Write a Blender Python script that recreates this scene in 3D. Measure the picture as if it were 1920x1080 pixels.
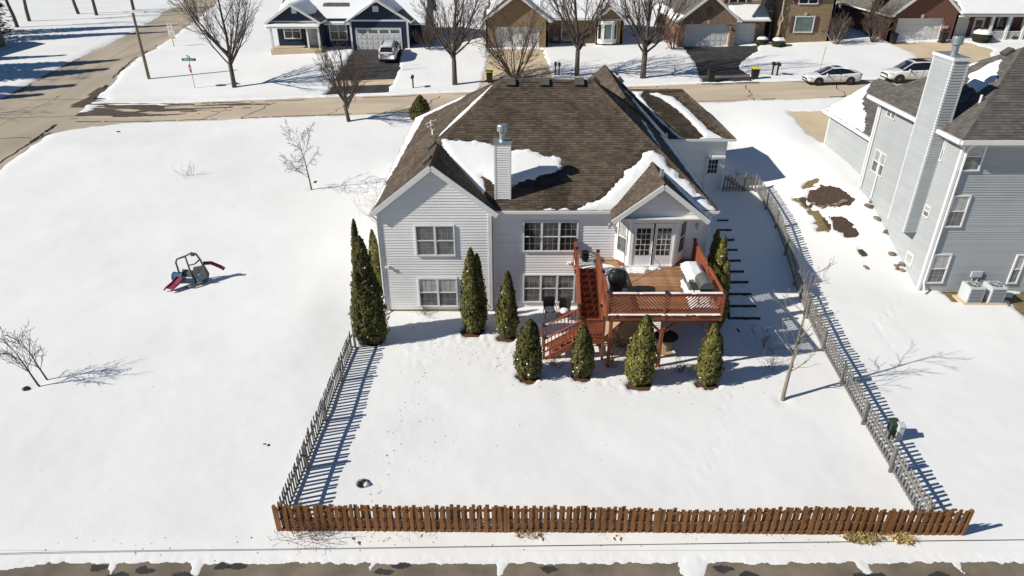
import bpy, math, random
import numpy as np
from mathutils import Vector, Matrix

for o in list(bpy.data.objects): bpy.data.objects.remove(o)
SC = bpy.context.scene
COL = SC.collection
R = math.radians

# ------------------------------------------------------------ camera
CAM_H = 17.4; TILT = R(28.5); FPX = 1280.0
cam = bpy.data.cameras.new('camera'); cam.lens = 24.0; cam.sensor_width = 36.0
cam.clip_start = 0.5; cam.clip_end = 3000
camo = bpy.data.objects.new('camera', cam); COL.objects.link(camo)
camo.location = (0, 0, CAM_H); camo.rotation_euler = (R(90) - TILT, 0, 0)
SC.camera = camo

# ------------------------------------------------------------ sky, sun, exposure
SUN_EL = R(34.5); SH_AZ = R(15)          # shadows run to +X, a little towards +Y
W = bpy.data.worlds.new('World'); SC.world = W; W.use_nodes = True
wn = W.node_tree.nodes; wl = W.node_tree.links
sky = wn.new('ShaderNodeTexSky'); sky.sky_type = 'NISHITA'; sky.sun_disc = False
sky.sun_elevation = SUN_EL; sky.sun_rotation = R(90 - (180 + 15)) % (2*math.pi)
sky.altitude = 1000; sky.air_density = 1.7; sky.dust_density = 0.0; sky.ozone_density = 10.0
wn['Background'].inputs['Strength'].default_value = 0.05
wl.new(sky.outputs['Color'], wn['Background'].inputs['Color'])
sun = bpy.data.lights.new('sun', 'SUN'); sun.energy = 5.0; sun.angle = R(0.53); sun.color = (1.0, 0.95, 0.865)
suno = bpy.data.objects.new('sun', sun); COL.objects.link(suno); suno.location = (-30, -10, 40)
sd = Vector((math.cos(SUN_EL)*math.cos(SH_AZ), math.cos(SUN_EL)*math.sin(SH_AZ), -math.sin(SUN_EL)))
suno.rotation_euler = sd.to_track_quat('-Z', 'Y').to_euler()
SC.view_settings.view_transform = 'Standard'; SC.view_settings.look = 'None'
SC.view_settings.exposure = 0.06; SC.view_settings.gamma = 1.0
SC.render.resolution_x = 1024; SC.render.resolution_y = 576
SC.cycles.max_bounces = 6

# ------------------------------------------------------------ surveying helpers (photo pixel -> place in the world)
def ray(px, py):
    a = (px - 960)/FPX; b = (540 - py)/FPX
    return Vector((a, math.cos(TILT) + b*math.sin(TILT), -math.sin(TILT) + b*math.cos(TILT)))
CP = Vector((0, 0, CAM_H))
def at_y(px, py, Y): d = ray(px, py); return CP + d*(Y/d.y)
def at_x(px, py, X): d = ray(px, py); return CP + d*(X/d.x)
def at_z(px, py, z): d = ray(px, py); return CP + d*((z - CAM_H)/d.z)
def on_plane(px, py, p, n): d = ray(px, py); return CP + d*((Vector(p) - CP).dot(n)/d.dot(n))

def smooth01(t): t = np.clip(t, 0, 1); return t*t*(3 - 2*t)
def vnoise(x, y, s=0.0):
    x = np.asarray(x, float); y = np.asarray(y, float)
    xi = np.floor(x); yi = np.floor(y); fx = x - xi; fy = y - yi
    fx = fx*fx*(3-2*fx); fy = fy*fy*(3-2*fy)
    def hsh(a, b): v = np.sin(a*127.1 + b*311.7 + s*74.7)*43758.5453; return v - np.floor(v)
    return (hsh(xi, yi)*(1-fx) + hsh(xi+1, yi)*fx)*(1-fy) + (hsh(xi, yi+1)*(1-fx) + hsh(xi+1, yi+1)*fx)*fy - 0.5
def fbm(x, y, s=0.0, o=3):
    v = 0; a = 1.0
    for k in range(o): v = v + a*vnoise(x*2**k, y*2**k, s+k*3.1); a *= .5
    return v
def h0(x, y):                       # bare ground height of the lots: walk-out back yards, street level in front
    x = np.asarray(x, float); y = np.asarray(y, float)
    r = smooth01((x-4)/8); n = smooth01((x-15)/6)
    zl = np.interp(y, [24, 50], [0, 2.3]); zl = zl*zl/2.3*.4 + zl*.6
    zm = np.interp(y, [29.5, 50], [-.02, 2.3]); hm = smooth01((x+10.5)/3.2)*(1-r); zl = zl*(1-hm) + zm*hm
    zr = np.interp(y, [26, 29, 36, 42, 50], [0, .25, 1.6, 1.95, 2.6])
    zn = np.interp(y, [26, 31, 37.7, 43, 50], [0, .3, 2.75, 3.2, 3.4])
    near = zl*(1-r) + (zr*(1-n) + zn*n)*r
    e50 = 2.3*(1-r) + (2.6*(1-n) + 3.4*n)*r
    zs = np.interp(x, [-70, -30, 25, 60], [2.3, 2.5, 4.5, 5.2])
    zh = np.interp(x, [-70, -45, -18, 22, 42, 80], [3.2, 3.6, 4.7, 5.0, 5.9, 6.5])
    mid = e50 + (zs-e50)*np.clip((y-50)/6, 0, 1)
    up = zs + (zh-zs)*np.clip((y-65)/13, 0, 1) + np.clip(y-79, 0, 200)*.01
    return np.where(y < 50, near, np.where(y < 56, mid, up))
def hz(x, y): return float(h0(x, y))
def G(px, py):
    d = ray(px, py); z = 2.0
    for _ in range(60):
        t = (z-CAM_H)/d.z; z = .5*z + .5*hz(d.x*t, d.y*t)
    t = (z-CAM_H)/d.z; return Vector((d.x*t, d.y*t, z))

# ------------------------------------------------------------ mesh helpers
def V3(*a): return Vector(a)
class MB:
    def __init__(s): s.V = []; s.F = []
    def add(s, vs, fs):
        b = len(s.V); s.V += [tuple(v) for v in vs]; s.F += [tuple(i+b for i in f) for f in fs]; return s
    def hexa(s, v): return s.add(v, [(3,2,1,0),(4,5,6,7),(0,1,5,4),(1,2,6,5),(2,3,7,6),(3,0,4,7)])
    def box(s, x0, x1, y0, y1, z0, z1):
        return s.hexa([(x0,y0,z0),(x1,y0,z0),(x1,y1,z0),(x0,y1,z0),(x0,y0,z1),(x1,y0,z1),(x1,y1,z1),(x0,y1,z1)])
    def obox(s, c, a, b, d):
        c = Vector(c); a = Vector(a); b = Vector(b); d = Vector(d)
        return s.hexa([c-a-b-d, c+a-b-d, c+a+b-d, c-a+b-d, c-a-b+d, c+a-b+d, c+a+b+d, c-a+b+d])
    def beam(s, p, q, w, h, up=(0,0,1)):
        p = Vector(p); q = Vector(q); d = (q-p); L = d.length; d /= L
        a = d.cross(Vector(up))
        if a.length < 1e-4: a = d.cross(Vector((1,0,0)))
        a.normalize(); b = a.cross(d)
        return s.obox((p+q)/2, d*L/2, a*w/2, b*h/2)
    def poly(s, pts): return s.add(pts, [tuple(range(len(pts)))])
    def prism(s, pts, vec):
        n = len(pts); vec = Vector(vec); p = [Vector(q) for q in pts]; q = [a+vec for a in p]
        return s.add(p+q, [tuple(range(n))[::-1], tuple(range(n, 2*n))] + [(i, (i+1) % n, n+(i+1) % n, n+i) for i in range(n)])
    def tube(s, pts, rad, n=6, cap=True):
        pts = [Vector(p) for p in pts]; m = len(pts)
        if not hasattr(rad, '__len__'): rad = [rad]*m
        vs = []; ref = None
        for i in range(m):
            d = (pts[min(i+1, m-1)] - pts[max(i-1, 0)])
            if d.length < 1e-6: d = Vector((0,0,1))
            d.normalize()
            if ref is None: ref = d.cross(Vector((0.31,0.95,0.05))); 
            a = ref - d*ref.dot(d)
            if a.length < 1e-4: a = d.cross(Vector((1,0,0.2)))
            a.normalize(); ref = a; b = d.cross(a)
            for k in range(n):
                t = 2*math.pi*k/n; vs.append(pts[i] + (a*math.cos(t)+b*math.sin(t))*rad[i])
        fs = [(i*n+k, i*n+(k+1) % n, (i+1)*n+(k+1) % n, (i+1)*n+k) for i in range(m-1) for k in range(n)]
        if cap: fs += [tuple(range(n))[::-1], tuple(range((m-1)*n, m*n))]
        return s.add(vs, fs)
    def lathe(s, prof, n=16, c=(0,0,0), jit=None):
        vs = []; c = Vector(c)
        for (r, z) in prof:
            for k in range(n):
                t = 2*math.pi*k/n; rr = r*(jit(t, z) if jit else 1); vs.append(c + Vector((rr*math.cos(t), rr*math.sin(t), z)))
        m = len(prof)
        fs = [(i*n+k, i*n+(k+1) % n, (i+1)*n+(k+1) % n, (i+1)*n+k) for i in range(m-1) for k in range(n)]
        fs += [tuple(range(n))[::-1], tuple(range((m-1)*n, m*n))]
        return s.add(vs, fs)
    def build(s, name, mat, parent=None, smooth=False, kind=None, bevel=0, label=None):
        off = Vector((0,0,0)); p = parent
        while p is not None: off = off + p.location; p = p.parent
        me = bpy.data.meshes.new(name)
        vs = s.V if off.length == 0 else [(v[0]-off.x, v[1]-off.y, v[2]-off.z) for v in s.V]
        me.from_pydata(vs, [], s.F); me.materials.append(mat)
        if smooth: me.polygons.foreach_set('use_smooth', [True]*len(me.polygons))
        o = bpy.data.objects.new(name, me); COL.objects.link(o); o.parent = parent
        if kind: o['kind'] = kind
        if label: o['label'] = label
        if bevel:
            b = o.modifiers.new('bevel', 'BEVEL'); b.width = bevel; b.segments = 2; b.limit_method = 'ANGLE'
        return o
def thing(name, label, cat, loc=(0,0,0), group=None, rotz=0):
    o = bpy.data.objects.new(name, None); COL.objects.link(o); o.location = loc; o.rotation_euler.z = rotz
    o.empty_display_size = .2; o['label'] = label; o['category'] = cat
    if group: o['group'] = group
    return o
def tag(o, label, cat, group=None):
    o['label'] = label; o['category'] = cat
    if group: o['group'] = group
    return o
def piece(name, me, parent, loc, rot=(0,0,0), scale=(1,1,1)):
    off = Vector((0,0,0)); p = parent
    while p is not None: off = off + p.location; p = p.parent
    o = bpy.data.objects.new(name, me); COL.objects.link(o); o.parent = parent
    o.location = Vector(loc) - off; o.rotation_euler = rot; o.scale = scale
    return o
def unit_box(name, mat, sx, sy, sz, base=False):
    m = MB().box(-sx/2, sx/2, -sy/2, sy/2, 0 if base else -sz/2, sz if base else sz/2)
    me = bpy.data.meshes.new(name); me.from_pydata(m.V, [], m.F); me.materials.append(mat); return me
UNIT = {}
def stick(name, mat, parent, p, q, w, t, up=(0,0,1), roll=0.0):
    """straight piece from p to q, w across, t thick along 'up'; alike pieces share one mesh"""
    if mat not in UNIT: UNIT[mat] = unit_box('board', MT[mat], 1, 1, 1)
    p = Vector(p); q = Vector(q); d = q-p; L = d.length; d = d/L
    a = Vector(up).cross(d)
    if a.length < 1e-4: a = Vector((1,0,0)).cross(d)
    a.normalize(); b = d.cross(a)
    off = Vector((0,0,0)); pr = parent
    while pr is not None: off = off + pr.location; pr = pr.parent
    o = bpy.data.objects.new(name, UNIT[mat]); COL.objects.link(o); o.parent = parent
    m = Matrix((d*L, a*w, b*t)).transposed().to_4x4(); m.translation = (p+q)/2 - off
    o.matrix_local = m
    return o
def copy_tree(o, parent=None):
    c = o.copy(); COL.objects.link(c); c.parent = parent
    for ch in list(o.children): copy_tree(ch, c)
    return c

def grid_mesh(name, X, Y, Z, mask, mat, parent=None, smooth=True, kind=None):
    """X, Y, Z: 2-D arrays; mask: cells to keep"""
    ny, nx = X.shape
    idx = np.arange(ny*nx).reshape(ny, nx)
    q = np.stack([idx[:-1,:-1], idx[:-1,1:], idx[1:,1:], idx[1:,:-1]], -1)[mask]
    used = np.unique(q); remap = np.zeros(ny*nx, np.int64); remap[used] = np.arange(len(used))
    q = remap[q].astype(np.int32); P = np.stack([X.ravel(), Y.ravel(), Z.ravel()], -1)[used].astype(np.float32)
    off = Vector((0,0,0)); p = parent
    while p is not None: off = off + p.location; p = p.parent
    P = P - np.array(off, np.float32)
    me = bpy.data.meshes.new(name); n = len(q)
    me.vertices.add(len(P)); me.vertices.foreach_set('co', P.ravel())
    me.loops.add(n*4); me.loops.foreach_set('vertex_index', q.ravel())
    me.polygons.add(n); me.polygons.foreach_set('loop_start', np.arange(0, n*4, 4, dtype=np.int32))
    me.polygons.foreach_set('loop_total', np.full(n, 4, np.int32))
    if smooth: me.polygons.foreach_set('use_smooth', np.ones(n, bool))
    me.update(calc_edges=True); me.materials.append(mat)
    o = bpy.data.objects.new(name, me); COL.objects.link(o); o.parent = parent
    if kind: o['kind'] = kind
    return o
def sdist(px, py, poly):               # signed distance to a polygon, negative inside
    P = np.asarray(poly, float)[:, :2]; d = np.full(px.shape, 1e9); ins = np.zeros(px.shape, bool)
    for i in range(len(P)):
        a = P[i]; b = P[(i+1) % len(P)]; e = b-a
        t = np.clip(((px-a[0])*e[0] + (py-a[1])*e[1])/max(e@e, 1e-9), 0, 1)
        d = np.minimum(d, np.hypot(px-a[0]-t*e[0], py-a[1]-t*e[1]))
        c = (a[1] > py) != (b[1] > py)
        with np.errstate(divide='ignore', invalid='ignore'):
            xi = (b[0]-a[0])*(py-a[1])/(b[1]-a[1] if b[1] != a[1] else 1e-9) + a[0]
        ins ^= c & (px < xi)
    return np.where(ins, -d, d)

# ------------------------------------------------------------ materials
def M(name, col, rough=.7, var=.12, scale=3.0, bump=0.0, bscale=30.0, metal=0.0, island=0.0, coat=0.0, col2=None, spec=.4, detail=4, stretch=None, wet=False):
    m = bpy.data.materials.new(name); m.use_nodes = True; nt = m.node_tree; N = nt.nodes; L = nt.links
    b = N['Principled BSDF']; b.inputs['Roughness'].default_value = rough; b.inputs['Metallic'].default_value = metal
    b.inputs['Specular IOR Level'].default_value = spec; b.inputs['Coat Weight'].default_value = coat
    tc = N.new('ShaderNodeTexCoord'); vec = tc.outputs['Object']
    if stretch:
        mp = N.new('ShaderNodeMapping'); mp.inputs['Scale'].default_value = stretch; L.new(vec, mp.inputs['Vector']); vec = mp.outputs['Vector']
    nz = N.new('ShaderNodeTexNoise'); nz.inputs['Scale'].default_value = scale; nz.inputs['Detail'].default_value = detail; L.new(vec, nz.inputs['Vector'])
    rp = N.new('ShaderNodeValToRGB'); rp.color_ramp.elements[0].position = .3; rp.color_ramp.elements[1].position = .7
    c = np.array(col, float); c2 = np.array(col2, float) if col2 is not None else None
    lo = np.clip(c*(1-var), 0, 1) if c2 is None else c; hi = np.clip(c*(1+var), 0, 1) if c2 is None else c2
    rp.color_ramp.elements[0].color = (*lo, 1); rp.color_ramp.elements[1].color = (*hi, 1)
    L.new(nz.outputs['Fac'], rp.inputs['Fac']); out = rp.outputs['Color']
    if island:
        ge = N.new('ShaderNodeNewGeometry'); mr = N.new('ShaderNodeMapRange'); mr.inputs['To Min'].default_value = 1-island; mr.inputs['To Max'].default_value = 1+island
        L.new(ge.outputs['Random Per Island'], mr.inputs['Value'])
        oi = N.new('ShaderNodeObjectInfo'); m2 = N.new('ShaderNodeMapRange'); m2.inputs['To Min'].default_value = 1-island*.7; m2.inputs['To Max'].default_value = 1+island*.7
        L.new(oi.outputs['Random'], m2.inputs['Value'])
        mu = N.new('ShaderNodeMath'); mu.operation = 'MULTIPLY'; L.new(mr.outputs['Result'], mu.inputs[0]); L.new(m2.outputs['Result'], mu.inputs[1])
        mx = N.new('ShaderNodeVectorMath'); mx.operation = 'SCALE'; L.new(out, mx.inputs[0]); L.new(mu.outputs[0], mx.inputs['Scale']); out = mx.outputs['Vector']
    if wet:
        at = N.new('ShaderNodeAttribute'); at.attribute_name = 'wet'; mw = N.new('ShaderNodeMapRange'); mw.inputs['To Min'].default_value = 1; mw.inputs['To Max'].default_value = .5
        L.new(at.outputs['Fac'], mw.inputs['Value']); mv = N.new('ShaderNodeVectorMath'); mv.operation = 'SCALE'; L.new(out, mv.inputs[0]); L.new(mw.outputs['Result'], mv.inputs['Scale']); out = mv.outputs['Vector']
        mr2 = N.new('ShaderNodeMapRange'); mr2.inputs['To Min'].default_value = rough; mr2.inputs['To Max'].default_value = .5; L.new(at.outputs['Fac'], mr2.inputs['Value']); L.new(mr2.outputs['Result'], b.inputs['Roughness'])
    L.new(out, b.inputs['Base Color'])
    if bump:
        n2 = N.new('ShaderNodeTexNoise'); n2.inputs['Scale'].default_value = bscale; n2.inputs['Detail'].default_value = 5; L.new(vec, n2.inputs['Vector'])
        bp = N.new('ShaderNodeBump'); bp.inputs['Strength'].default_value = bump; bp.inputs['Distance'].default_value = .03
        L.new(n2.outputs['Fac'], bp.inputs['Height']); L.new(bp.outputs['Normal'], b.inputs['Normal'])
    return m
def brick_mat(name, c1, c2, mortar, bw=.24, bh=.085):
    m = M(name, c1, .85); nt = m.node_tree; N = nt.nodes; L = nt.links; b = N['Principled BSDF']
    tc = N.new('ShaderNodeTexCoord'); sp = N.new('ShaderNodeSeparateXYZ'); L.new(tc.outputs['Object'], sp.inputs[0])
    ad = N.new('ShaderNodeMath'); ad.operation = 'ADD'; L.new(sp.outputs['X'], ad.inputs[0]); L.new(sp.outputs['Y'], ad.inputs[1])
    cb = N.new('ShaderNodeCombineXYZ'); L.new(ad.outputs[0], cb.inputs['X']); L.new(sp.outputs['Z'], cb.inputs['Y'])
    br = N.new('ShaderNodeTexBrick'); br.inputs['Scale'].default_value = 1; br.inputs['Brick Width'].default_value = bw; br.inputs['Row Height'].default_value = bh
    br.inputs['Mortar Size'].default_value = .009; br.inputs['Color1'].default_value = (*c1, 1); br.inputs['Color2'].default_value = (*c2, 1); br.inputs['Mortar'].default_value = (*mortar, 1)
    L.new(cb.outputs[0], br.inputs['Vector'])
    nz = N.new('ShaderNodeTexNoise'); nz.inputs['Scale'].default_value = 9; nz.inputs['Detail'].default_value = 6; L.new(cb.outputs[0], nz.inputs['Vector'])
    mr = N.new('ShaderNodeMapRange'); mr.inputs['From Min'].default_value = .3; mr.inputs['From Max'].default_value = .7; mr.inputs['To Min'].default_value = .55; mr.inputs['To Max'].default_value = 1.4
    L.new(nz.outputs['Fac'], mr.inputs['Value'])
    mx = N.new('ShaderNodeVectorMath'); mx.operation = 'SCALE'; L.new(br.outputs['Color'], mx.inputs[0]); L.new(mr.outputs['Result'], mx.inputs['Scale']); L.new(mx.outputs['Vector'], b.inputs['Base Color'])
    bp = N.new('ShaderNodeBump'); bp.inputs['Strength'].default_value = .6; bp.inputs['Distance'].default_value = .02; bp.invert = True
    L.new(br.outputs['Fac'], bp.inputs['Height']); L.new(bp.outputs['Normal'], b.inputs['Normal'])
    return m

MT = {}
def snow_mat():
    m = M('snow', (.83,.825,.80), .75, .0, 1.0, spec=.25); nt = m.node_tree; N = nt.nodes; L = nt.links; b = N['Principled BSDF']
    tc = N.new('ShaderNodeTexCoord')
    def nz(s, d): n = N.new('ShaderNodeTexNoise'); n.inputs['Scale'].default_value = s; n.inputs['Detail'].default_value = d; L.new(tc.outputs['Object'], n.inputs['Vector']); return n.outputs['Fac']
    a = nz(.22, 5); r = N.new('ShaderNodeValToRGB'); r.color_ramp.elements[0].position = .3; r.color_ramp.elements[1].position = .7
    r.color_ramp.elements[0].color = (.80,.795,.775,1); r.color_ramp.elements[1].color = (.86,.86,.845,1); L.new(a, r.inputs['Fac'])
    s = nz(38, 2); sr = N.new('ShaderNodeValToRGB'); sr.color_ramp.elements[0].position = .735; sr.color_ramp.elements[1].position = .78
    sr.color_ramp.elements[0].color = (1,1,1,1); sr.color_ramp.elements[1].color = (.45,.40,.34,1); L.new(s, sr.inputs['Fac'])
    mx = N.new('ShaderNodeMix'); mx.data_type = 'RGBA'; mx.blend_type = 'MULTIPLY'; mx.inputs['Factor'].default_value = 1
    L.new(r.outputs['Color'], mx.inputs['A']); L.new(sr.outputs['Color'], mx.inputs['B']); L.new(mx.outputs['Result'], b.inputs['Base Color'])
    f = nz(14, 5); f2 = nz(2.3, 4); ad = N.new('ShaderNodeMath'); ad.operation = 'MULTIPLY_ADD'; ad.inputs[1].default_value = 3.0
    L.new(f2, ad.inputs[0]); L.new(f, ad.inputs[2])
    bp = N.new('ShaderNodeBump'); bp.inputs['Strength'].default_value = .09; bp.inputs['Distance'].default_value = .03
    L.new(ad.outputs[0], bp.inputs['Height']); L.new(bp.outputs['Normal'], b.inputs['Normal'])
    return m
MT['snow'] = snow_mat()
MT['roofsnow'] = M('roof_snow', (.84,.845,.84), .75, .02, 2, bump=.25, bscale=8, spec=.25)
MT['concrete'] = M('street_concrete', (.54,.445,.325), .85, .16, .35, bump=.2, bscale=40, detail=8, stretch=(.35,1.4,1))
MT['road'] = M('side_road_asphalt', (.42,.355,.27), .85, .16, .3, bump=.2, bscale=40, detail=8, stretch=(1.5,.3,1))
MT['alley'] = M('alley_asphalt', (.20,.165,.12), .9, .28, .9, bump=.5, bscale=60, detail=9)
MT['drive'] = M('driveway_asphalt', (.045,.042,.04), .75, .3, .9, bump=.2, bscale=50, detail=7, stretch=(2,.4,1))
MT['drivec'] = M('driveway_concrete', (.60,.48,.32), .85, .08, .6, bump=.15, bscale=40)
MT['mulch'] = M('mulch', (.075,.048,.032), .95, .5, 9, bump=1.0, bscale=35)
MT['grass'] = M('dormant_grass', (.20,.15,.07), .95, .45, 7, bump=1.0, bscale=45)
MT['mud'] = M('slush_mud', (.09,.068,.048), .8, .4, 2.5, bump=.6, bscale=20)
MT['white'] = M('white_siding', (.86,.85,.83), .6, .06, .5, spec=.3, island=.035)
MT['trim'] = M('white_trim', (.76,.76,.75), .5, .04, 2, spec=.35)
MT['shingle'] = M('brown_shingle', (.106,.081,.06), .92, .22, .8, bump=.5, bscale=60, island=.30, spec=.2, wet=True)
MT['shingle_d'] = M('brown_roof_deck', (.085,.062,.043), .95, .2, 2)
MT['shingle_g'] = M('grey_shingle', (.135,.125,.112), .92, .16, 1.5, bump=.5, bscale=60, island=.22, spec=.2)
MT['greysid'] = M('grey_siding', (.40,.42,.425), .6, .05, .6, spec=.3, island=.04)
MT['found'] = M('foundation', (.42,.34,.2), .9, .15, 3)
MT['muntin'] = M('window_muntin', (.34,.34,.335), .6, .05, 3)
MT['glass'] = M('window_glass', (.022,.024,.026), .06, .3, 2.5, spec=.6)
MT['glassb'] = M('window_glass_with_blind', (.13,.13,.125), .1, .4, 3.5, spec=.6)
MT['glassl'] = M('window_glass_with_shade', (.42,.41,.39), .12, .2, 4, spec=.6)
MT['glasst'] = M('window_glass_teal', (.14,.19,.17), .1, .2, 2, spec=.6)
MT['metal'] = M('galvanised_metal', (.42,.46,.48), .42, .12, 4, metal=.7)
MT['dmetal'] = M('dark_metal', (.03,.03,.032), .45, .2, 6)
MT['gmetal'] = M('weathered_metal', (.10,.095,.08), .5, .2, 6)
MT['redwood'] = M('deck_redwood', (.265,.075,.034), .65, .3, 5, bump=.3, bscale=25, island=.16, stretch=(1,1,1))
MT['deckfl'] = M('deck_floor_boards', (.20,.075,.035), .6, .4, 9, bump=.3, bscale=30, island=.38, col2=(.46,.28,.15), stretch=(1,.4,.4))
MT['brownf'] = M('brown_fence_wood', (.255,.115,.04), .75, .3, 4, bump=.4, bscale=20, island=.2, stretch=(6,6,.7))
MT['greyf'] = M('grey_fence_wood', (.20,.19,.175), .85, .3, 4, bump=.4, bscale=20, island=.22, stretch=(6,6,.7))
MT['bark'] = M('bark', (.105,.085,.068), .9, .3, 5, bump=.8, bscale=18)
MT['twig'] = M('twig', (.085,.06,.047), .9, .3, 6)
MT['barkl'] = M('pale_bark', (.24,.20,.155), .9, .25, 5, bump=.7, bscale=20)
MT['redtwig'] = M('red_twig', (.16,.075,.06), .85, .3, 6)
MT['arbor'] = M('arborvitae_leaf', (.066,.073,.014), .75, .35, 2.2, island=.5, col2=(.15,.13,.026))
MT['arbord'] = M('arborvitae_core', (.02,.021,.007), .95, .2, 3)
MT['dgreen'] = M('yew_leaf', (.035,.042,.013), .75, .3, 2.5, island=.5)
MT['conif'] = M('spruce_leaf', (.028,.036,.014), .8, .3, 2.5, island=.45)
MT['straw'] = M('dry_grass', (.58,.44,.2), .9, .3, 4, island=.4)
MT['leafl'] = M('litter_and_prints', (.07,.045,.03), .9, .4, 4, island=.5)
MT['needle'] = M('reddish_mulch', (.115,.055,.03), .95, .45, 12, bump=1, bscale=40)
MT['timber'] = M('landscape_timber', (.04,.032,.027), .9, .3, 5, bump=.4)
MT['blue'] = M('navy_siding', (.016,.034,.072), .55, .08, 2, spec=.4)
MT['tanbrick'] = brick_mat('tan_brick', (.33,.22,.115), (.22,.145,.075), (.38,.3,.2))
MT['brnbrick'] = brick_mat('brown_brick', (.27,.17,.10), (.15,.09,.06), (.36,.29,.22))
MT['redbrick'] = brick_mat('red_brick', (.17,.058,.036), (.11,.036,.025), (.24,.17,.13))
MT['stoneb'] = brick_mat('quoin_stone', (.34,.25,.15), (.25,.17,.10), (.14,.10,.07), .5, .3)
MT['beige'] = M('beige_siding', (.50,.43,.32), .65, .05, 2)
MT['maroon'] = M('maroon_shutter', (.14,.065,.065), .6, .1, 4)
MT['blackp'] = M('black_plastic', (.018,.019,.018), .5, .2, 5)
MT['binlid'] = M('yellow_lid', (.75,.62,.02), .5, .08, 5)
MT['car'] = M('white_car_paint', (.78,.78,.77), .25, .01, 1, coat=1.0, spec=.5)
MT['carglass'] = M('car_glass', (.012,.016,.022), .04, .2, 1, spec=.7)
MT['tyre'] = M('tyre_rubber', (.02,.02,.02), .85, .2, 9)
MT['rim'] = M('alloy_rim', (.30,.30,.31), .3, .1, 5, metal=.9)
MT['redlamp'] = M('tail_lamp', (.35,.02,.02), .2, .1, 5, coat=.5)
MT['lampg'] = M('headlamp_glass', (.55,.57,.6), .12, .1, 5, coat=.5)
MT['cream'] = M('cream_metal', (.62,.58,.48), .5, .05, 5)
MT['signg'] = M('sign_green', (.005,.14,.095), .4, .05, 3)
MT['signr'] = M('sign_red', (.2,.01,.03), .4, .05, 3)
MT['signw'] = M('sign_white', (.72,.74,.76), .4, .03, 3)
MT['signy'] = M('sign_yellow', (.62,.40,.03), .4, .05, 3)
MT['ink'] = M('sign_ink', (.02,.02,.022), .6, .05, 3)
MT['yline'] = M('yellow_road_paint', (.50,.41,.24), .8, .25, 3)
MT['polew'] = M('pole_wood', (.23,.19,.14), .9, .25, 4, stretch=(5,5,.6))
MT['ppink'] = M('magenta_plastic', (.20,.02,.06), .4, .15, 5)
MT['pgrey'] = M('grey_plastic', (.10,.105,.10), .45, .2, 5)
MT['pblue'] = M('blue_plastic', (.04,.13,.22), .4, .15, 5)
MT['stone'] = M('field_stone', (.19,.15,.11), .9, .4, 6, bump=.6, island=.4)
MT['acw'] = M('ac_unit_paint', (.55,.57,.58), .5, .06, 5)
MT['acd'] = M('ac_unit_dark', (.10,.10,.10), .6, .1, 5)
MT['green'] = M('green_box_paint', (.035,.06,.045), .6, .15, 5)
MT['spool'] = M('spool_wood', (.38,.29,.17), .85, .2, 4)
MT['spoold'] = M('spool_top', (.035,.033,.03), .8, .2, 4)
MT['tank'] = M('terracotta', (.2,.1,.06), .8, .2, 4)
# ============================================================ terrain, roads, bare patches
SN = .10
def px_poly(pts): return [tuple(G(*p)[:2]) for p in pts]
def lerp_poly(a): return a
BARE = []      # (polygon, raggedness, ragged scale, edge width)
def frange(*seg):
    out = []
    for a, b, s in seg: out += list(np.arange(a, b-1e-6, s))
    return np.array(out + [seg[-1][1]])

street_poly = [(-37.4,56.1),(95,56.0),(95,62.3),(-38.8,63.2)]
road_poly = [(-34.6,10),(-35.3,40),(-36.2,50),(-37.6,58.8),(-40.2,71),(-42.6,86.7),(-51.5,127),(-70,190),(-80,190),(-60.3,136.7),(-51.5,98),(-48.4,79),(-48.0,65),(-47.3,40),(-46.6,10)]
corner_a = [(-37.6,51.0),(-35.4,54.2),(-31,56.3),(-37.6,57.0)]
corner_b = [(-39.5,67.5),(-37.2,64.3),(-33.6,62.4),(-38.9,62.2)]
alley_poly = [(-16.0,13.2),(-15.6,14.1),(-14.2,14.36),(22.2,14.36),(25,13.9),(26,5),(-30,5),(-22,12.6)]
blue_drive = [(-17.2,78.0),(-11.9,78.0),(-11.7,73.5),(-11.3,70.5),(-11.6,66),(-11.6,63.9),(-17.2,63.9),(-17.3,70)]
tan_drive = [(-2.2,77.5),(3.2,77.5),(4.2,62),(-3.0,62)]
brick_drive = px_poly([(1281,87),(1422,86),(1419,96),(1404,106),(1389,117),(1385,130),(1402,138),(1410,152),(1318,155),(1311,140),(1304,118),(1290,100)])
red_drive = px_poly([(1674,82),(1800,78),(1860,92),(1850,115),(1820,150),(1745,152),(1738,122),(1712,100)])
nb_drive = px_poly([(1479,210),(1566,207),(1552,268),(1540,268),(1516,249),(1499,230)])
bed1 = px_poly([(1512,370),(1522,358),(1545,350),(1572,352),(1588,366),(1601,378),(1596,385),(1566,387),(1545,390),(1522,384)])
bed2 = px_poly([(1557,408),(1572,405),(1588,412),(1600,425),(1612,440),(1592,443),(1576,437),(1562,422)])
bed3 = px_poly([(1607,470),(1614,466),(1627,478),(1620,484)])
gr1 = px_poly([(1505,352),(1515,339),(1540,337),(1522,350)])
gr2 = px_poly([(1496,374),(1508,372),(1520,390),(1545,408),(1553,430),(1538,432),(1520,402)])
gr3 = px_poly([(1764,550),(1800,548),(1806,560),(1790,566)])
gr4 = px_poly([(1880,560),(1925,548),(1930,600),(1905,580)])
rings = [(885,622,.72),(950,634,.55),(990,708,.62),(1090,706,.55),(1198,720,.68),(1325,720,.58),(697,640,.6)]
def ring_poly(px, py, r):
    c = G(px, py); return [(c.x+r*.78*math.cos(t*math.pi/5), c.y-.1+r*.62*math.sin(t*math.pi/5)) for t in range(10)]
ring_polys = [ring_poly(*r) for r in rings]
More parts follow.
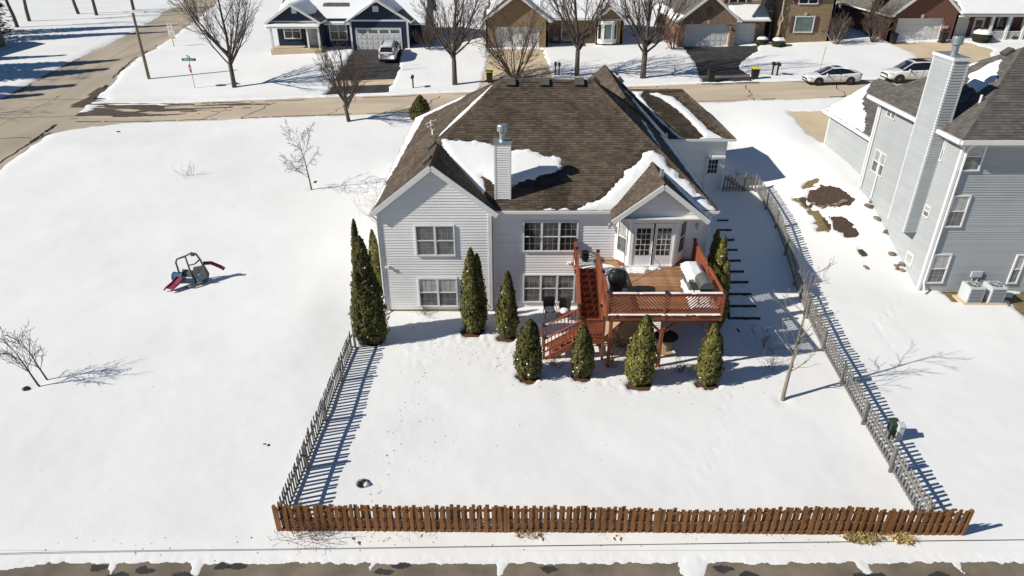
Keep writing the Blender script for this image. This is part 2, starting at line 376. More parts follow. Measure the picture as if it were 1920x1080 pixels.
BARE += [(street_poly,.35,1.6,.5),(road_poly,.5,2.0,.7),(corner_a,.3,1,.3),(corner_b,.9,1.2,.3),(alley_poly,.12,.2,.35),(blue_drive,.30,.7,.3),(tan_drive,.3,.8,.3),
         (brick_drive,.25,.6,.3),(red_drive,.3,1,.3),(nb_drive,.3,.9,.3),(bed1,.42,.4,.25),(bed2,.38,.35,.25),(bed3,.2,.3,.15),(gr1,.5,.35,.2),(gr2,.55,.35,.2),(gr3,.3,.3,.15),(gr4,.4,.3,.2)]
BARE += [(p,.18,.25,.08) for p in ring_polys]

def snow_depth(X, Y):
    und = .05*fbm(X/4.5, Y/4.5, 1.0, 3) + .012*fbm(X/.7, Y/.7, 5.0, 2)
    D = (SN + und)*(.16+.84*smooth01((Y-14.2)/1.2))
    for k, (poly, rag, rs, wd) in enumerate(BARE):
        P = np.array(poly); mg = 2.5
        b = (X > P[:,0].min()-mg) & (X < P[:,0].max()+mg) & (Y > P[:,1].min()-mg) & (Y < P[:,1].max()+mg)
        if not b.any(): continue
        x = X[b]; y = Y[b]
        s = sdist(x, y, poly) + rag*fbm(x/rs, y/rs, 11.0+k, 4)
        if k == 3 or k == 0:      # tongues of slush left on the corner of the street
            w = smooth01((-27.0-x)/6)*smooth01((y-58.6)/1.2)
            s = np.where(w > 0, s + w*(2.2*fbm(x/3.2 + y*.3, y/.36, 40.0, 3)+.75), s)
        if k == 4:                # snow tongues crossing the alley edge
            for cx, wdt in ((-9.65,.2),(5.55,.45),(-.3,.16),(10.7,.2),(-4.3,.08),(-12.2,.12),(13.6,.1)):
                s = np.maximum(s, (wdt - np.abs(x-cx-.25*(14.36-y)*np.sin(cx*3) - .12*fbm(x/.2,y/.2,70+cx,3)))*1.0 - .35*np.clip(14.25-y,0,9)*(.4+.6*abs(math.sin(cx*7))))
        v = -.14 + (.14+D[b])*0
        t = np.clip(s/wd, -1, 1)
        d = np.where(t < 0, .16*t, D[b]*smooth01(np.clip(t, 0, 1)**.7))
        D[b] = np.minimum(D[b], d)
    return D

gx = frange((-320,-120,20),(-120,-56,2),(-56,-30,.4),(-30,-18,.2),(-18,19,.1),(19,32,.2),(32,60,.4),(60,110,2),(110,320,20))
gy = frange((14.8,24,.14),(24,44,.18),(44,54,.3),(54,66,.16),(66,82,.25),(82,100,.7),(100,160,3),(160,700,30))
GX, GY = np.meshgrid(gx, gy)
GZ = h0(GX, GY) + snow_depth(GX, GY)
# tracks: boot prints and animal tracks pressed into the crust
def press(x, y, r, d):
    i0, i1 = np.searchsorted(gx, [x-2.5*r, x+2.5*r]); j0, j1 = np.searchsorted(gy, [y-2.5*r, y+2.5*r])
    if i1 > i0 and j1 > j0:
        q = np.hypot(GX[j0:j1,i0:i1]-x, GY[j0:j1,i0:i1]-y)/r; GZ[j0:j1,i0:i1] += -d*np.exp(-q*q) + d*.3*np.exp(-(q-1.7)**2*3)
rq = random.Random(17)
for pts, st, r, d in (([(1.2,25.8),(-1,26.3),(-3,27.6),(-5.2,28.3)],.36,.13,.07),([(1.3,25.6),(2,24.6),(5,22.9),(9.5,24.5),(11.4,27.5),(11.8,33),(13,38),(13.6,40.6)],.38,.13,.07),([(-4.9,16.5),(-4.2,20),(-3.7,25)],.3,.08,.04),([(6,17),(8,20),(9,23)],.33,.09,.04),([(17,24),(17.5,28),(20,30.2)],.4,.12,.05),([(12.2,39),(11.2,36),(11.6,30)],.4,.13,.06),([(-3,17),(-2.5,19),(-2.4,21)],.35,.07,.02)):
    k = 0
    for i in range(len(pts)-1):
        a = Vector(pts[i]); b = Vector(pts[i+1]); L = (b-a).length; dd = (b-a)/L; nn = Vector((-dd.y, dd.x)); s_ = 0
        while s_ < L:
            p = a+dd*s_+nn*((.11 if k % 2 else -.11)+rq.gauss(0,.05)); press(p.x, p.y, r*rq.uniform(.8,1.2), d*.5*rq.uniform(.5,1.2)); s_ += st*rq.uniform(.8,1.2); k += 1
for (x, y, r, d) in ((-13.24,42.8,.3,.03),(10.99,22.24,.3,.03),(-19.9,23.3,.3,.03),(-6.4,22,1.2,.03),(3,19,2.2,.03),(-16,20,2.6,.04),(7,18,1.8,.025),(-11,34,2.5,.05),(18,20,2.4,.04)): press(x, y, r, d)
for _ in range(260): press(rq.uniform(-5,9), rq.triangular(24,29.3,27), rq.uniform(.08,.15), rq.uniform(.01,.035))
# soft bank where the lawn drops to the yard, drift along the foundation
vx, vy = np.meshgrid(frange((-320,-120,20),(-120,-56,2),(-56,-18,.4),(-18,19,.045),(19,32,.2),(32,110,2),(110,320,20)), frange((3,13.2,.6),(13.2,14.5,.04),(14.5,14.8,.06)))
verge = grid_mesh('snow_verge', vx, vy, h0(vx, vy)+snow_depth(vx, vy), np.ones((vx.shape[0]-1, vx.shape[1]-1), bool), MT['snow'], kind='structure')
snow = grid_mesh('snow_ground', GX, GY, GZ, np.ones((len(gy)-1, len(gx)-1), bool), MT['snow'])
snow['kind'] = 'structure'

def sheet(name, poly, mat, res, dz=0.0, mg=.9, maskf=None, kind='structure'):
    P = np.array(poly); x = np.arange(P[:,0].min()-mg, P[:,0].max()+mg+res, res); y = np.arange(P[:,1].min()-mg, P[:,1].max()+mg+res, res)
    X, Y = np.meshgrid(x, y); s = sdist(X, Y, poly)
    cx = .25*(s[:-1,:-1]+s[1:,:-1]+s[:-1,1:]+s[1:,1:]); mk = cx < mg
    if maskf is not None: mk &= maskf(X, Y)[:-1,:-1]
    o = grid_mesh(name, X, Y, h0(X, Y)+dz, mk, mat, kind=kind); return o
sheet('street', street_poly, MT['concrete'], .5, .0)
sheet('side_road', road_poly, MT['road'], .8, .004)
sheet('street_corner', corner_a, MT['road'], .4, .002)
sheet('street_corner', corner_b, MT['mud'], .4, .012)
sheet('alley', alley_poly, MT['alley'], .5, .0, mg=.5)
sheet('driveway', blue_drive, MT['drive'], .4, .016, mg=.7)
sheet('driveway', tan_drive, MT['drivec'], .4, .016, mg=.7)
sheet('driveway', brick_drive, MT['drive'], .4, .016, mg=.7)
sheet('driveway', red_drive, MT['drivec'], .4, .016, mg=.7)
sheet('driveway', nb_drive, MT['drivec'], .3, .004, mg=.7)
sheet('sidewalk', [(-17.6,66.6),(-11.2,66.6),(-11.2,67.9),(-17.6,67.9)], MT['drivec'], .3, .024, mg=.05)
rw = random.Random(3)
for cx in (-12.6,-11.8,-11.2,-9.9,-8.9,-8.4,-3.9,-3.4,1.1,6.4,7.1,10.5,10.9,12.9,17.2):
    cy = 14.36-rw.uniform(.05,.5); sheet('wet_patch', [(cx+rw.uniform(.08,.3)*math.cos(t)*1.4, cy+rw.uniform(.06,.16)*math.sin(t)) for t in np.linspace(0,6.28,9)[:-1]], MT['drive'], .04, .006, mg=.02)
sheet('sidewalk', [(15.9,65.0),(22.3,65.0),(22.3,66.2),(15.9,66.2)], M('old_concrete',(.2,.17,.14)), .3, .024, mg=.05)
sheet('mulch_bed', bed1, MT['mulch'], .15, .02, .4); sheet('mulch_bed', bed2, MT['mulch'], .15, .02, .4); sheet('mulch_bed', bed3, MT['mulch'], .1, .02, .3)
for g in (gr1, gr2, gr3, gr4): sheet('bare_grass', g, MT['grass'], .15, .015, .5)
for g in ring_polys: sheet('mulch_ring', g, MT['needle'], .08, .02, .25)
# slush and wet mud smeared over the street corner
sl = [(-37.2,57.6),(-27,58.8),(-20.5,60.4),(-24,62.2),(-37.6,62.8)]
sheet('slush', sl, MT['mud'], .12, .014, .2, lambda X, Y: (fbm(X/2.6+Y*.3, Y/.4, 77.0, 3) + .35 - .45*smooth01((X+31)/10) - .5*smooth01((58.6-Y)/1.5)) > 0.16, 'stuff')
# yellow centre line of the side road, worn
cl = [(-41.0,45),(-41.9,55),(-43.2,67),(-44.9,80),(-47.3,92),(-55,130)]
for dx in (0.0,):
    P = []; 
    for i in range(len(cl)-1):
        for t in np.arange(0, 1, .1): P.append((cl[i][0]*(1-t)+cl[i+1][0]*t+dx, cl[i][1]*(1-t)+cl[i+1][1]*t))
    m = MB()
    for i in range(len(P)-1):
        (x0, y0), (x1, y1) = P[i], P[i+1]; w = .07
        m.add([(x0-w,y0,hz(x0,y0)+.02),(x0+w,y0,hz(x0,y0)+.02),(x1+w,y1,hz(x1,y1)+.02),(x1-w,y1,hz(x1,y1)+.02)], [(0,1,2,3)])
    m.build('road_line', MT['yline'], kind='structure')
# kerbs between street and verge show as a low lip; cracks filled with tar
def crack(pts, w=.03, dz=.012):
    m = MB()
    for i in range(len(pts)-1):
        (x0, y0), (x1, y1) = pts[i], pts[i+1]; n = Vector((y0-y1, x1-x0)).normalized()*w
        m.add([(x0-n.x,y0-n.y,hz(x0,y0)+dz),(x0+n.x,y0+n.y,hz(x0,y0)+dz),(x1+n.x,y1+n.y,hz(x1,y1)+dz),(x1-n.x,y1-n.y,hz(x1,y1)+dz)], [(0,1,2,3)])
    return m
random.seed(5); cm = MB()
for x in (-26,-22.5,-15.3,-8,2,12.2,19.5,27,38):
    p = [(x + random.uniform(-.3,.3) + .25*(y-56), y) for y in np.arange(56.1, 62.4, .7)]; c = crack(p, random.uniform(.015,.035)); cm.add(c.V, c.F)
for y in (46.5, 52, 58, 64.5):
    p = [(x, y + random.uniform(-.2,.2) + .05*(x+40)) for x in np.arange(-46,-37,.8)]; c = crack(p, .03, .02); cm.add(c.V, c.F)
p = [(-36.6+random.uniform(-.1,.1), y) for y in np.arange(47, 53.5, .4)]; c = crack(p, .06, .024); cm.add(c.V, c.F)
def margin(pts, off, name_seed, w0=.05, w1=.16):
    rq = random.Random(name_seed)
    for i in range(len(pts)-1):
        a = Vector(pts[i]); b = Vector(pts[i+1]); L = (b-a).length; d = (b-a)/L; n = Vector((-d.y, d.x))*off; s = 0
        while s < L:
            ln = rq.uniform(.4, 3.0)
            if rq.random() < .7:
                q = [a+d*min(s+t, L)+n*(1+.25*rq.uniform(-1,1)) for t in np.arange(0, ln, .3)]
                if len(q) > 1: c = crack([tuple(v) for v in q], rq.uniform(w0, w1)/2, .026); cm.add(c.V, c.F)
            s += ln
margin([(-37,56.1),(90,56.0)], .32, 1); margin([(-30,62.6),(90,62.3)], -.3, 2); margin([(-36.2,50),(-37.6,58.8)], .3, 3, .1, .3); margin([(-38.9,64.5),(-40.2,71),(-42.6,86.7)], .3, 4, .08, .3); margin([(-47.3,40),(-48,65),(-48.4,79)], -.3, 5)
cm.build('street_cracks', MT['ink'], kind='structure')
# ============================================================ building kit
def clip_poly(P, a, b, c):             # keep a*x+b*y >= c
    out = []
    for i in range(len(P)):
        p = P[i]; q = P[(i+1) % len(P)]; dp = a*p[0]+b*p[1]-c; dq = a*q[0]+b*q[1]-c
        if dp >= 0: out.append(p)
        if (dp > 0 and dq < 0) or (dp < 0 and dq > 0):
            t = dp/(dp-dq); out.append((p[0]+(q[0]-p[0])*t, p[1]+(q[1]-p[1])*t))
    return out
class Fr:                               # wall frame: u along the wall, n outwards
    def __init__(s, o, u): s.o = Vector(o); s.u = Vector((u[0], u[1], 0)).normalized(); s.n = Vector((s.u.y, -s.u.x, 0))
    def p(s, u, z, n=0.0): return s.o + s.u*u + s.n*n + Vector((0,0,z))
    def box(s, mb, u0, u1, z0, z1, n0, n1):
        mb.hexa([s.p(u0,z0,n1), s.p(u1,z0,n1), s.p(u1,z0,n0), s.p(u0,z0,n0), s.p(u0,z1,n1), s.p(u1,z1,n1), s.p(u1,z1,n0), s.p(u0,z1,n0)])
    def uz(s, P): d = Vector(P)-s.o; return d.dot(s.u), d.z
def siding(fr, poly, mat, parent, lap=.14, proud=.028, name='wall', vertical=False):
    m = MB(); zs = [p[1] for p in poly]; z = min(zs); 
    if vertical:
        us = [p[0] for p in poly]; u = min(us); m.poly([fr.p(a, b, .0) for a, b in poly])
        while u < max(us):
            q = clip_poly(clip_poly(poly, 1, 0, u), -1, 0, -(u+.05))
            if len(q) > 2: m.prism([fr.p(a, b, .0) for a, b in q], fr.n*.022)
            u += .4
        return m.build(name, mat, parent)
    k = 0; umin = min(p[0] for p in poly); umax = max(p[0] for p in poly)
    while z < max(zs)-1e-4:
        cuts = [umin-.01]+[c for c in np.arange(umin+(1.2, 2.5, .4, 1.9)[k % 4], umax-.2, 3.66)]+[umax+.01]; k += 1
        row = clip_poly(clip_poly(poly, 0, 1, z), 0, -1, -(z+lap))
        for c0_, c1_ in zip(cuts[:-1], cuts[1:]):
            q = clip_poly(clip_poly(row, 1, 0, c0_), -1, 0, -c1_) if len(row) > 2 else []
            if len(q) > 2:
                m.add([fr.p(a, b, proud*(1-(b-z)/lap)) for a, b in q], [tuple(range(len(q)))])
                lo = [a for a, b in q if b < z+1e-4]
                if len(lo) > 1: m.add([fr.p(min(lo), z, 0), fr.p(max(lo), z, 0), fr.p(max(lo), z, proud), fr.p(min(lo), z, proud)], [(0,1,2,3)])
        z += lap
    return m.build(name, mat, parent)
def plain_wall(fr, poly, mat, parent, thick=.2, name='wall'):
    m = MB(); m.prism([fr.p(a, b, 0) for a, b in poly], -fr.n*thick); return m.build(name, mat, parent)
def open_wall(fr, poly, u0, u1, zt, mat, parent, thick=.3):
    for q in (clip_poly(poly, -1, 0, -u0), clip_poly(poly, 1, 0, u1), clip_poly(clip_poly(clip_poly(poly, 1, 0, u0), -1, 0, -u1), 0, 1, zt)):
        if len(q) > 2: plain_wall(fr, q, mat, parent, thick)
def window(fr, u, z, w, h, parent, units=2, upper='glass', lower='glass', mun=(2,2), mat='trim', deep=.085, casing=.07, single=False, name='window'):
    """u, z: lower left corner of the whole window"""
    m = MB(); c = casing
    fr.box(m, u-c, u+w+c, z-c, z, .0, deep+.012); fr.box(m, u-c, u+w+c, z+h, z+h+c, .0, deep)
    fr.box(m, u-c, u, z, z+h, .0, deep); fr.box(m, u+w, u+w+c, z, z+h, .0, deep)
    uw = w/units; s = .04
    for k in range(units):
        a = u+k*uw
        if k: fr.box(m, a-.05, a+.05, z, z+h, .0, deep-.003)
        if not single: fr.box(m, a+.02, a+uw-.02, z+h/2-.025, z+h/2+.025, .0, deep-.012)
    f = m.build(name, MT[mat], parent)
    g = MB()
    for k in range(units):
        a = u+k*uw+(.05 if k else 0); b = u+(k+1)*uw-(.05 if k < units-1 else 0)
        for (z0, z1, gm) in (((z, z+h, upper),) if single else ((z, z+h/2-.025, lower), (z+h/2+.025, z+h, upper))):
            fr.box(q := MB(), a, b, z0, z1, .0, .042); q.build('pane', MT[gm], f)
            for i in range(1, mun[0]+0): x = a+(b-a)*i/mun[0]; fr.box(g, x-.008, x+.008, z0, z1, .043, .049)
            for j in range(1, mun[1]+0): y = z0+(z1-z0)*j/mun[1]; fr.box(g, a, b, y-.008, y+.008, .043, .0485)
    if g.V: g.build('grille', MT['muntin'], f)
    return f
def pxwin(fr, x0, y0, x1, y1, parent, **k):     # window from its photo box on a wall plane
    a = on_plane(x0, y1, fr.o, fr.n); b = on_plane(x1, y0, fr.o, fr.n); (ua, za), (ub, zb) = fr.uz(a), fr.uz(b)
    return window(fr, ua+.07, za+.07, ub-ua-.14, zb-za-.14, parent, **k)
class Plane:                             # roof plane frame
    def __init__(s, pts):
        P = [Vector(p) for p in pts]; n = (P[1]-P[0]).cross(P[2]-P[0]).normalized()
        if n.z < 0: n = -n
        s.n = n; s.o = P[0]; s.v = (Vector((0,0,1)) - n*n.z).normalized() if n.z < .9999 else Vector((0,1,0)); s.u = s.v.cross(n).normalized()
    def uv(s, p): d = Vector(p)-s.o; return d.dot(s.u), d.dot(s.v)
    def p(s, u, v, h=0.0): return s.o + s.u*u + s.v*v + s.n*h
    def px(s, x, y): return s.uv(on_plane(x, y, s.o, s.n))
def roof_deck(planes, mat, parent, th=.16, name='roof'):
    m = MB()
    for pts in planes: m.prism(pts, (0,0,-th))
    return m.build(name, mat, parent)
def shingles(planes, mat, parent, e=.15, w=(.2,.42), seed=1, hh=.02, wetf=None):
    rnd = random.Random(seed); m = MB(); wet = []
    for pts in planes:
        pl = Plane(pts); P = [pl.uv(p) for p in pts]; v0 = min(p[1] for p in P); v1 = max(p[1] for p in P); v = v0
        while v < v1-.01:
            row = clip_poly(clip_poly(P, 0, 1, v), 0, -1, -(v+e))
            if len(row) > 2:
                u = min(p[0] for p in row) - rnd.random()*.2; ue = max(p[0] for p in row)
                while u < ue:
                    ww = rnd.uniform(*w); q = clip_poly(clip_poly(row, 1, 0, u), -1, 0, -(u+ww-.006))
                    if len(q) > 2:
                        t = hh*rnd.uniform(.7,1.25); vs = [pl.p(a, b, .003+t*(1-(b-v)/e)) for a, b in q]; n = len(vs)
                        lo = [a for a, b in q if b < v+1e-4]; fs = [tuple(range(n))]
                        if len(lo) > 1: vs += [pl.p(max(lo), v, -.01), pl.p(min(lo), v, -.01), pl.p(min(lo), v, .003+t), pl.p(max(lo), v, .003+t)]; fs.append((n, n+1, n+2, n+3))
                        m.add(vs, fs)
                        if wetf: wv = wetf(pl.p(u+ww/2, v+e/2)) ; wet += [wv]*len(fs)
                    u += ww
            v += e
    o = m.build('shingles', mat, parent, kind='stuff')
    if wetf: o.data.attributes.new('wet', 'FLOAT', 'FACE').data.foreach_set('value', np.array(wet, np.float32))
    return o
def roof_snow(pts, poly, parent, thick=.06, rag=.24, rs=.36, res=.07, seed=0, holes=(), wd=.32, name='snow'):
    """a lying snow patch on a roof plane: poly in plane (u, v)"""
    pl = Plane(pts); P = np.array(poly); lim = [pl.uv(p) for p in pts]; rnd = random.Random(seed)
    u = np.arange(P[:,0].min()-.3, P[:,0].max()+.3+res, res); v = np.arange(P[:,1].min()-.3, P[:,1].max()+.3+res, res)
    U, V = np.meshgrid(u, v); s = sdist(U, V, poly) + rag*fbm(U/rs, V/rs, 5.0+seed, 5)
    for hp in holes: s = np.maximum(s, -(sdist(U, V, hp) + rag*fbm(U/rs, V/rs, 9.0+seed, 4)))
    s = np.maximum(s, sdist(U, V, lim)+.01)
    t = np.where(s < 0, thick*smooth01(-s/wd)**.6*(1+.5*fbm(U/1.1, V/1.1, 3.0, 2)) + .02, .02 - s*.8)
    mk = (np.minimum.reduce([s[:-1,:-1], s[1:,:-1], s[:-1,1:], s[1:,1:]]) < 0)
    t = np.clip(t, -.06, 1)
    X = pl.o.x + pl.u.x*U + pl.v.x*V + pl.n.x*t; Y = pl.o.y + pl.u.y*U + pl.v.y*V + pl.n.y*t; Z = pl.o.z + pl.u.z*U + pl.v.z*V + pl.n.z*t
    if not mk.any(): return None
    return grid_mesh(name, X, Y, Z, mk, MT['roofsnow'], parent, kind='stuff')
def caps(lines, mat, parent, w=.3, name='ridge_cap'):
    m = MB()
    for a, b in lines:
        a = Vector(a); b = Vector(b); L = (b-a).length; n = max(1, int(L/.22)); d = (b-a)/n; s = d.cross(Vector((0,0,1))).normalized()
        for i in range(n):
            p = a+d*i; q = a+d*(i+1.15)
            for sg in (-1, 1):
                m.add([p+Vector((0,0,.045)), q+Vector((0,0,.03)), q+s*sg*w/2+Vector((0,0,-.07)), p+s*sg*w/2+Vector((0,0,-.055))], [(0,1,2,3)])
    return m.build(name, mat, parent, kind='stuff')
def gutter(pts, parent, mat='trim', name='gutter', w=.12, h=.13):
    m = MB()
    for a, b in pts: m.beam(a, b, w, h)
    return m.build(name, MT[mat], parent)
def garage_door(fr, u, z, w, h, parent, cols=8, rows=4, lights=False, mat='trim', inset=-.02):
    m = MB(); c = .1
    fr.box(m, u-c, u, z, z+h, -.05, .05); fr.box(m, u+w, u+w+c, z, z+h, -.05, .05); fr.box(m, u-c, u+w+c, z+h, z+h+c, -.05, .05)
    d = m.build('garage_door', MT[mat], parent)
    rh = h/rows
    for r in range(rows):
        q = MB(); fr.box(q, u, u+w, z+r*rh+.006, z+(r+1)*rh-.006, -.06, inset); s = q.build('door_section', MT[mat], d)
        if lights and r == rows-1:
            for k in range(4):
                for j in range(4):
                    q = MB(); a = u+.12+k*w/4+j*(w/4-.24)/4; fr.box(q, a+.02, a+(w/4-.24)/4-.02, z+r*rh+.14, z+r*rh+.27, -.05, inset+.012); fr.box(q, a+.02, a+(w/4-.24)/4-.02, z+r*rh+.30, z+r*rh+.43, -.05, inset+.012)
                    q.build('pane', MT['glass'], d)
        else:
            cw = w/cols
            for k in range(cols):
                q = MB(); a = u+k*cw+.09; b = u+(k+1)*cw-.09; z0 = z+r*rh+.09; z1 = z+(r+1)*rh-.09
                for (p0, p1, q0, q1) in ((a,b,z0,z0+.03),(a,b,z1-.03,z1),(a,a+.03,z0,z1),(b-.03,b,z0,z1)): fr.box(q, p0, p1, q0, q1, -.02, inset+.014)
                fr.box(q, a+.06, b-.06, z0+.06, z1-.06, -.02, inset+.018)
                q.build('panel', MT[mat], d)
    return d
def door(fr, u, z, w, h, parent, lite=(4,5), glass='glass', mat='trim', name='door', lz=(.25,.92)):
    m = MB(); c = .07
    fr.box(m, u-c, u, z, z+h, 0, .06); fr.box(m, u+w, u+w+c, z, z+h, 0, .06); fr.box(m, u-c, u+w+c, z+h, z+h+c, 0, .06); fr.box(m, u, u+w, z, z+h, 0, .03)
    d = m.build(name, MT[mat], parent)
    a = u+w*.15; b = u+w*.85; z0 = z+h*lz[0]; z1 = z+h*lz[1]
    q = MB(); fr.box(q, a, b, z0, z1, .0, .036); q.build('pane', MT[glass], d)
    g = MB()
    for i in range(1, lite[0]): x = a+(b-a)*i/lite[0]; fr.box(g, x-.012, x+.012, z0, z1, .036, .046)
    for j in range(1, lite[1]): y = z0+(z1-z0)*j/lite[1]; fr.box(g, a, b, y-.012, y+.012, .036, .0455)
    if g.V: g.build('grille', MT[mat], d)
    k = MB(); fr.box(k, u+.04, u+.09, z+h*.45, z+h*.5, .03, .09); k.build('handle', MT['metal'], d)
    return d

# ============================================================ the white walk-out house
HS = thing('walkout_house', 'white sided walkout house with brown shingle roof and red wooden deck behind it', 'house', (1.5, 30.05, 0))
ZE = 5.40
RL = V3(-.6,35.56,10.13); RR = V3(4.1,35.56,10.13); J = V3(-3.63,32.55,7.72); FP = V3(6.4,39.9,8.15); GA = V3(6.5,39.5,8.32); GB = V3(6.5,49.5,8.32)
rear = [(-.73,29.65,ZE),(9.6,29.65,ZE),RR,RL,J]
leftA = [(-6.5,29.25,5.45),(-3.63,29.25,7.72),J,(-6.5,32.55,5.45)]
leftB = [(-6.5,32.55,5.45),J,RL,(-6.5,46,5.45)]
wingR = [(-3.63,29.25,7.72),(-.73,29.25,5.45),(-.73,29.65,5.45),J]
rightA = [(9.6,29.65,ZE),(9.6,39.9,ZE),FP,RR]
rightB = [(9.6,39.5,ZE),(9.6,49.5,ZE),GB,GA]
gabL = [GA,GB,(3.2,49.5,5.45),(3.2,46,5.45)]
front = [RL,RR,FP,(3.2,46,5.45),(-6.5,46,5.45)]
garR = [(9.6,41.35,ZE),(13.75,41.35,ZE),(10.85,44.3,7.75),(6.85,44.3,7.75)]
garS = [(13.75,41.35,ZE),(13.75,47.2,ZE),(10.85,44.3,7.75)]
garF = [(13.75,47.2,ZE),(9.6,47.2,ZE),(6.85,44.3,7.75),(10.85,44.3,7.75)]
BX = 6.72; BW = 2.14; BZ = 5.42; BT = 7.1; BY = 28.5
bayL = [(BX-BW,BY,BZ),(BX,BY,BT),(BX,31.78,BT),(BX-BW,29.66,BZ)]
bayR = [(BX,BY,BT),(BX+BW,BY,BZ),(BX+BW,29.66,BZ),(BX,31.78,BT)]
PL = [rear,leftA,leftB,wingR,rightA,rightB,gabL,front,garR,garS,garF,bayL,bayR]
roof = roof_deck(PL, MT['shingle_d'], HS)
WETPX = [[(826,258),(905,263),(960,282),(1045,292),(1062,312),(1045,330),(1066,345),(1062,375),(1068,398),(1022,398),(1028,360),(985,350),(955,356),(928,386),(905,392),(902,330),(850,300)],
         [(1195,283),(1225,278),(1245,290),(1350,400),(1040,400),(1110,378),(1142,350),(1185,308)],[(1180,168),(1215,168),(1270,182),(1360,260),(1376,268),(1285,270)],[(812,262),(930,150),(925,170),(835,255)]]
def inpoly(x, y, P):
    c = False
    for i in range(len(P)):
        (x0_, y0_), (x1_, y1_) = P[i], P[i-1]
        if (y0_ > y) != (y1_ > y) and x < (x1_-x0_)*(y-y0_)/(y1_-y0_)+x0_: c = not c
    return c
def survey(p):
    dz = p.z-CAM_H; f_ = p.y*math.cos(TILT)-dz*math.sin(TILT); return 960+FPX*p.x/f_, 540-FPX*(p.y*math.sin(TILT)+dz*math.cos(TILT))/f_
WET = []
for k, (plane, P) in enumerate(((rear,WETPX[0]),(rear,WETPX[1]),(garR,WETPX[2]),(leftB,WETPX[3]))):
    pl = Plane(plane); WET.append((pl, [pl.px(*q) for q in P]))
def wetness(p):           # meltwater stains round the snow patches, laid out on the roof planes
    for pl, P in WET:
        if abs((p-pl.o).dot(pl.n)) < .03:
            u, v = pl.uv(p); j = float(vnoise(u*2.1, v*1.1, 3))*.5
            if inpoly(u+j, v+j*.6, P): return .8
    return max(0.0, float(vnoise(p.x*.9, p.y*.5, 8))*.9-.12)
shingles(PL, MT['shingle'], roof, seed=3, e=.135, w=(.17,.36), wetf=wetness)
caps([(RL,RR),(RL,J),((9.6,29.65,ZE),RR),((-3.63,29.25,7.72),J),(GA,GB),(RR,FP),(RL,(-6.5,46,5.45)),((6.85,44.3,7.75),(10.85,44.3,7.75)),((13.75,41.35,ZE),(10.85,44.3,7.75)),((BX,BY,BT),(BX,31.7,BT))], MT['shingle'], roof)
# snow lying on the roof
def pp(pts, plane): pl = Plane(plane); return [pl.px(*p) for p in pts]
roof_snow(rear, pp([(826,262),(850,263),(880,264),(905,269),(930,275),(957,286),(990,281),(1020,288),(1045,298),(1056,312),(1042,322),(1010,332),(975,345),(958,352),(925,345),(905,332),(912,345),(908,362),(916,385),(926,400),(905,392),(870,345),(842,300)], rear), roof, seed=1)
roof_snow(rear, pp([(1205,286),(1225,283),(1240,292),(1262,318),(1300,350),(1325,372),(1347,400),(1140,401),(1000,402),(940,400),(1075,393),(1110,383),(1135,366),(1150,350),(1175,325),(1195,308)], rear), roof, seed=2, thick=.1)
roof_snow(rear, pp([(922,399),(1100,396),(1110,404),(922,406)], rear), roof, seed=21, thick=.07, rag=.05, wd=.1, res=.06)
roof_snow(wingR, pp([(880,375),(905,385),(935,402),(925,404),(900,392)], wingR), roof, seed=5, thick=.06, rag=.08)
lb = Plane(leftB)
roof_snow(leftB, pp([(820,260),(835,245),(870,215),(905,180),(925,158),(912,170),(890,190),(850,228),(828,250)], leftB), roof, seed=6, rag=.1)
roof_snow(leftB, [lb.uv((-6.5,32.5,5.45)), lb.uv((-6.45,46,5.5)), lb.uv((-2.2,38.9,8.85)), lb.uv((-2.9,39.2,8.3)), lb.uv((-5.6,43.6,6.2)), lb.uv((-6.0,38,5.85)), lb.uv((-6.25,34,5.65))], roof, seed=7, rag=.14)
roof_snow(leftA, [Plane(leftA).uv(p) for p in ((-6.5,29.5,5.45),(-6.5,32.5,5.45),(-6.2,32.5,5.68),(-6.35,30.5,5.56))], roof, seed=8, rag=.1)
ra = Plane(rightA)
roof_snow(rightA, [ra.uv((9.6,30.0,5.4)), ra.uv((9.6,39.8,5.4)), ra.uv((8.6,39.8,6.26)), ra.uv((8.9,36,6.0)), ra.uv((9.2,32,5.74))], roof, seed=9, rag=.3, rs=.35)
roof_snow(rightA, [ra.uv((7.4,33.2,7.29)), ra.uv((7.5,38.2,7.2)), ra.uv((7.2,38.4,7.46)), ra.uv((7.15,35,7.5))], roof, seed=10, rag=.22, rs=.4, thick=.04)
roof_snow(rightB, [Plane(rightB).uv(p) for p in ((9.6,39.8,5.4),(9.6,42.0,5.4),(7.4,44.2,7.3),(6.9,44.0,7.7),(8.4,39.8,6.43))], roof, seed=11, rag=.2)
gr = Plane(garR)
roof_snow(garR, pp([(1182,170),(1205,172),(1200,180),(1230,215),(1255,240),(1290,266),(1300,262),(1320,258),(1300,235),(1280,215),(1255,195),(1235,182),(1218,176),(1232,175),(1262,182),(1290,205),(1310,225),(1330,245),(1352,258),(1376,264),(1376,268),(1285,270),(1235,225),(1195,185)], garR), roof, seed=12, rag=.1)
roof_snow(garS, [Plane(garS).uv(p) for p in ((13.75,42.2,5.4),(13.75,47,5.4),(13.2,46.4,5.83),(13.3,43,5.75))], roof, seed=13, rag=.15)
roof_snow(bayR, [Plane(bayR).uv(p) for p in ((8.86,28.6,5.42),(8.86,29.6,5.42),(7.2,31.3,6.72),(7.1,30.6,6.8),(8.2,29.0,5.93))], roof, seed=14, rag=.16)
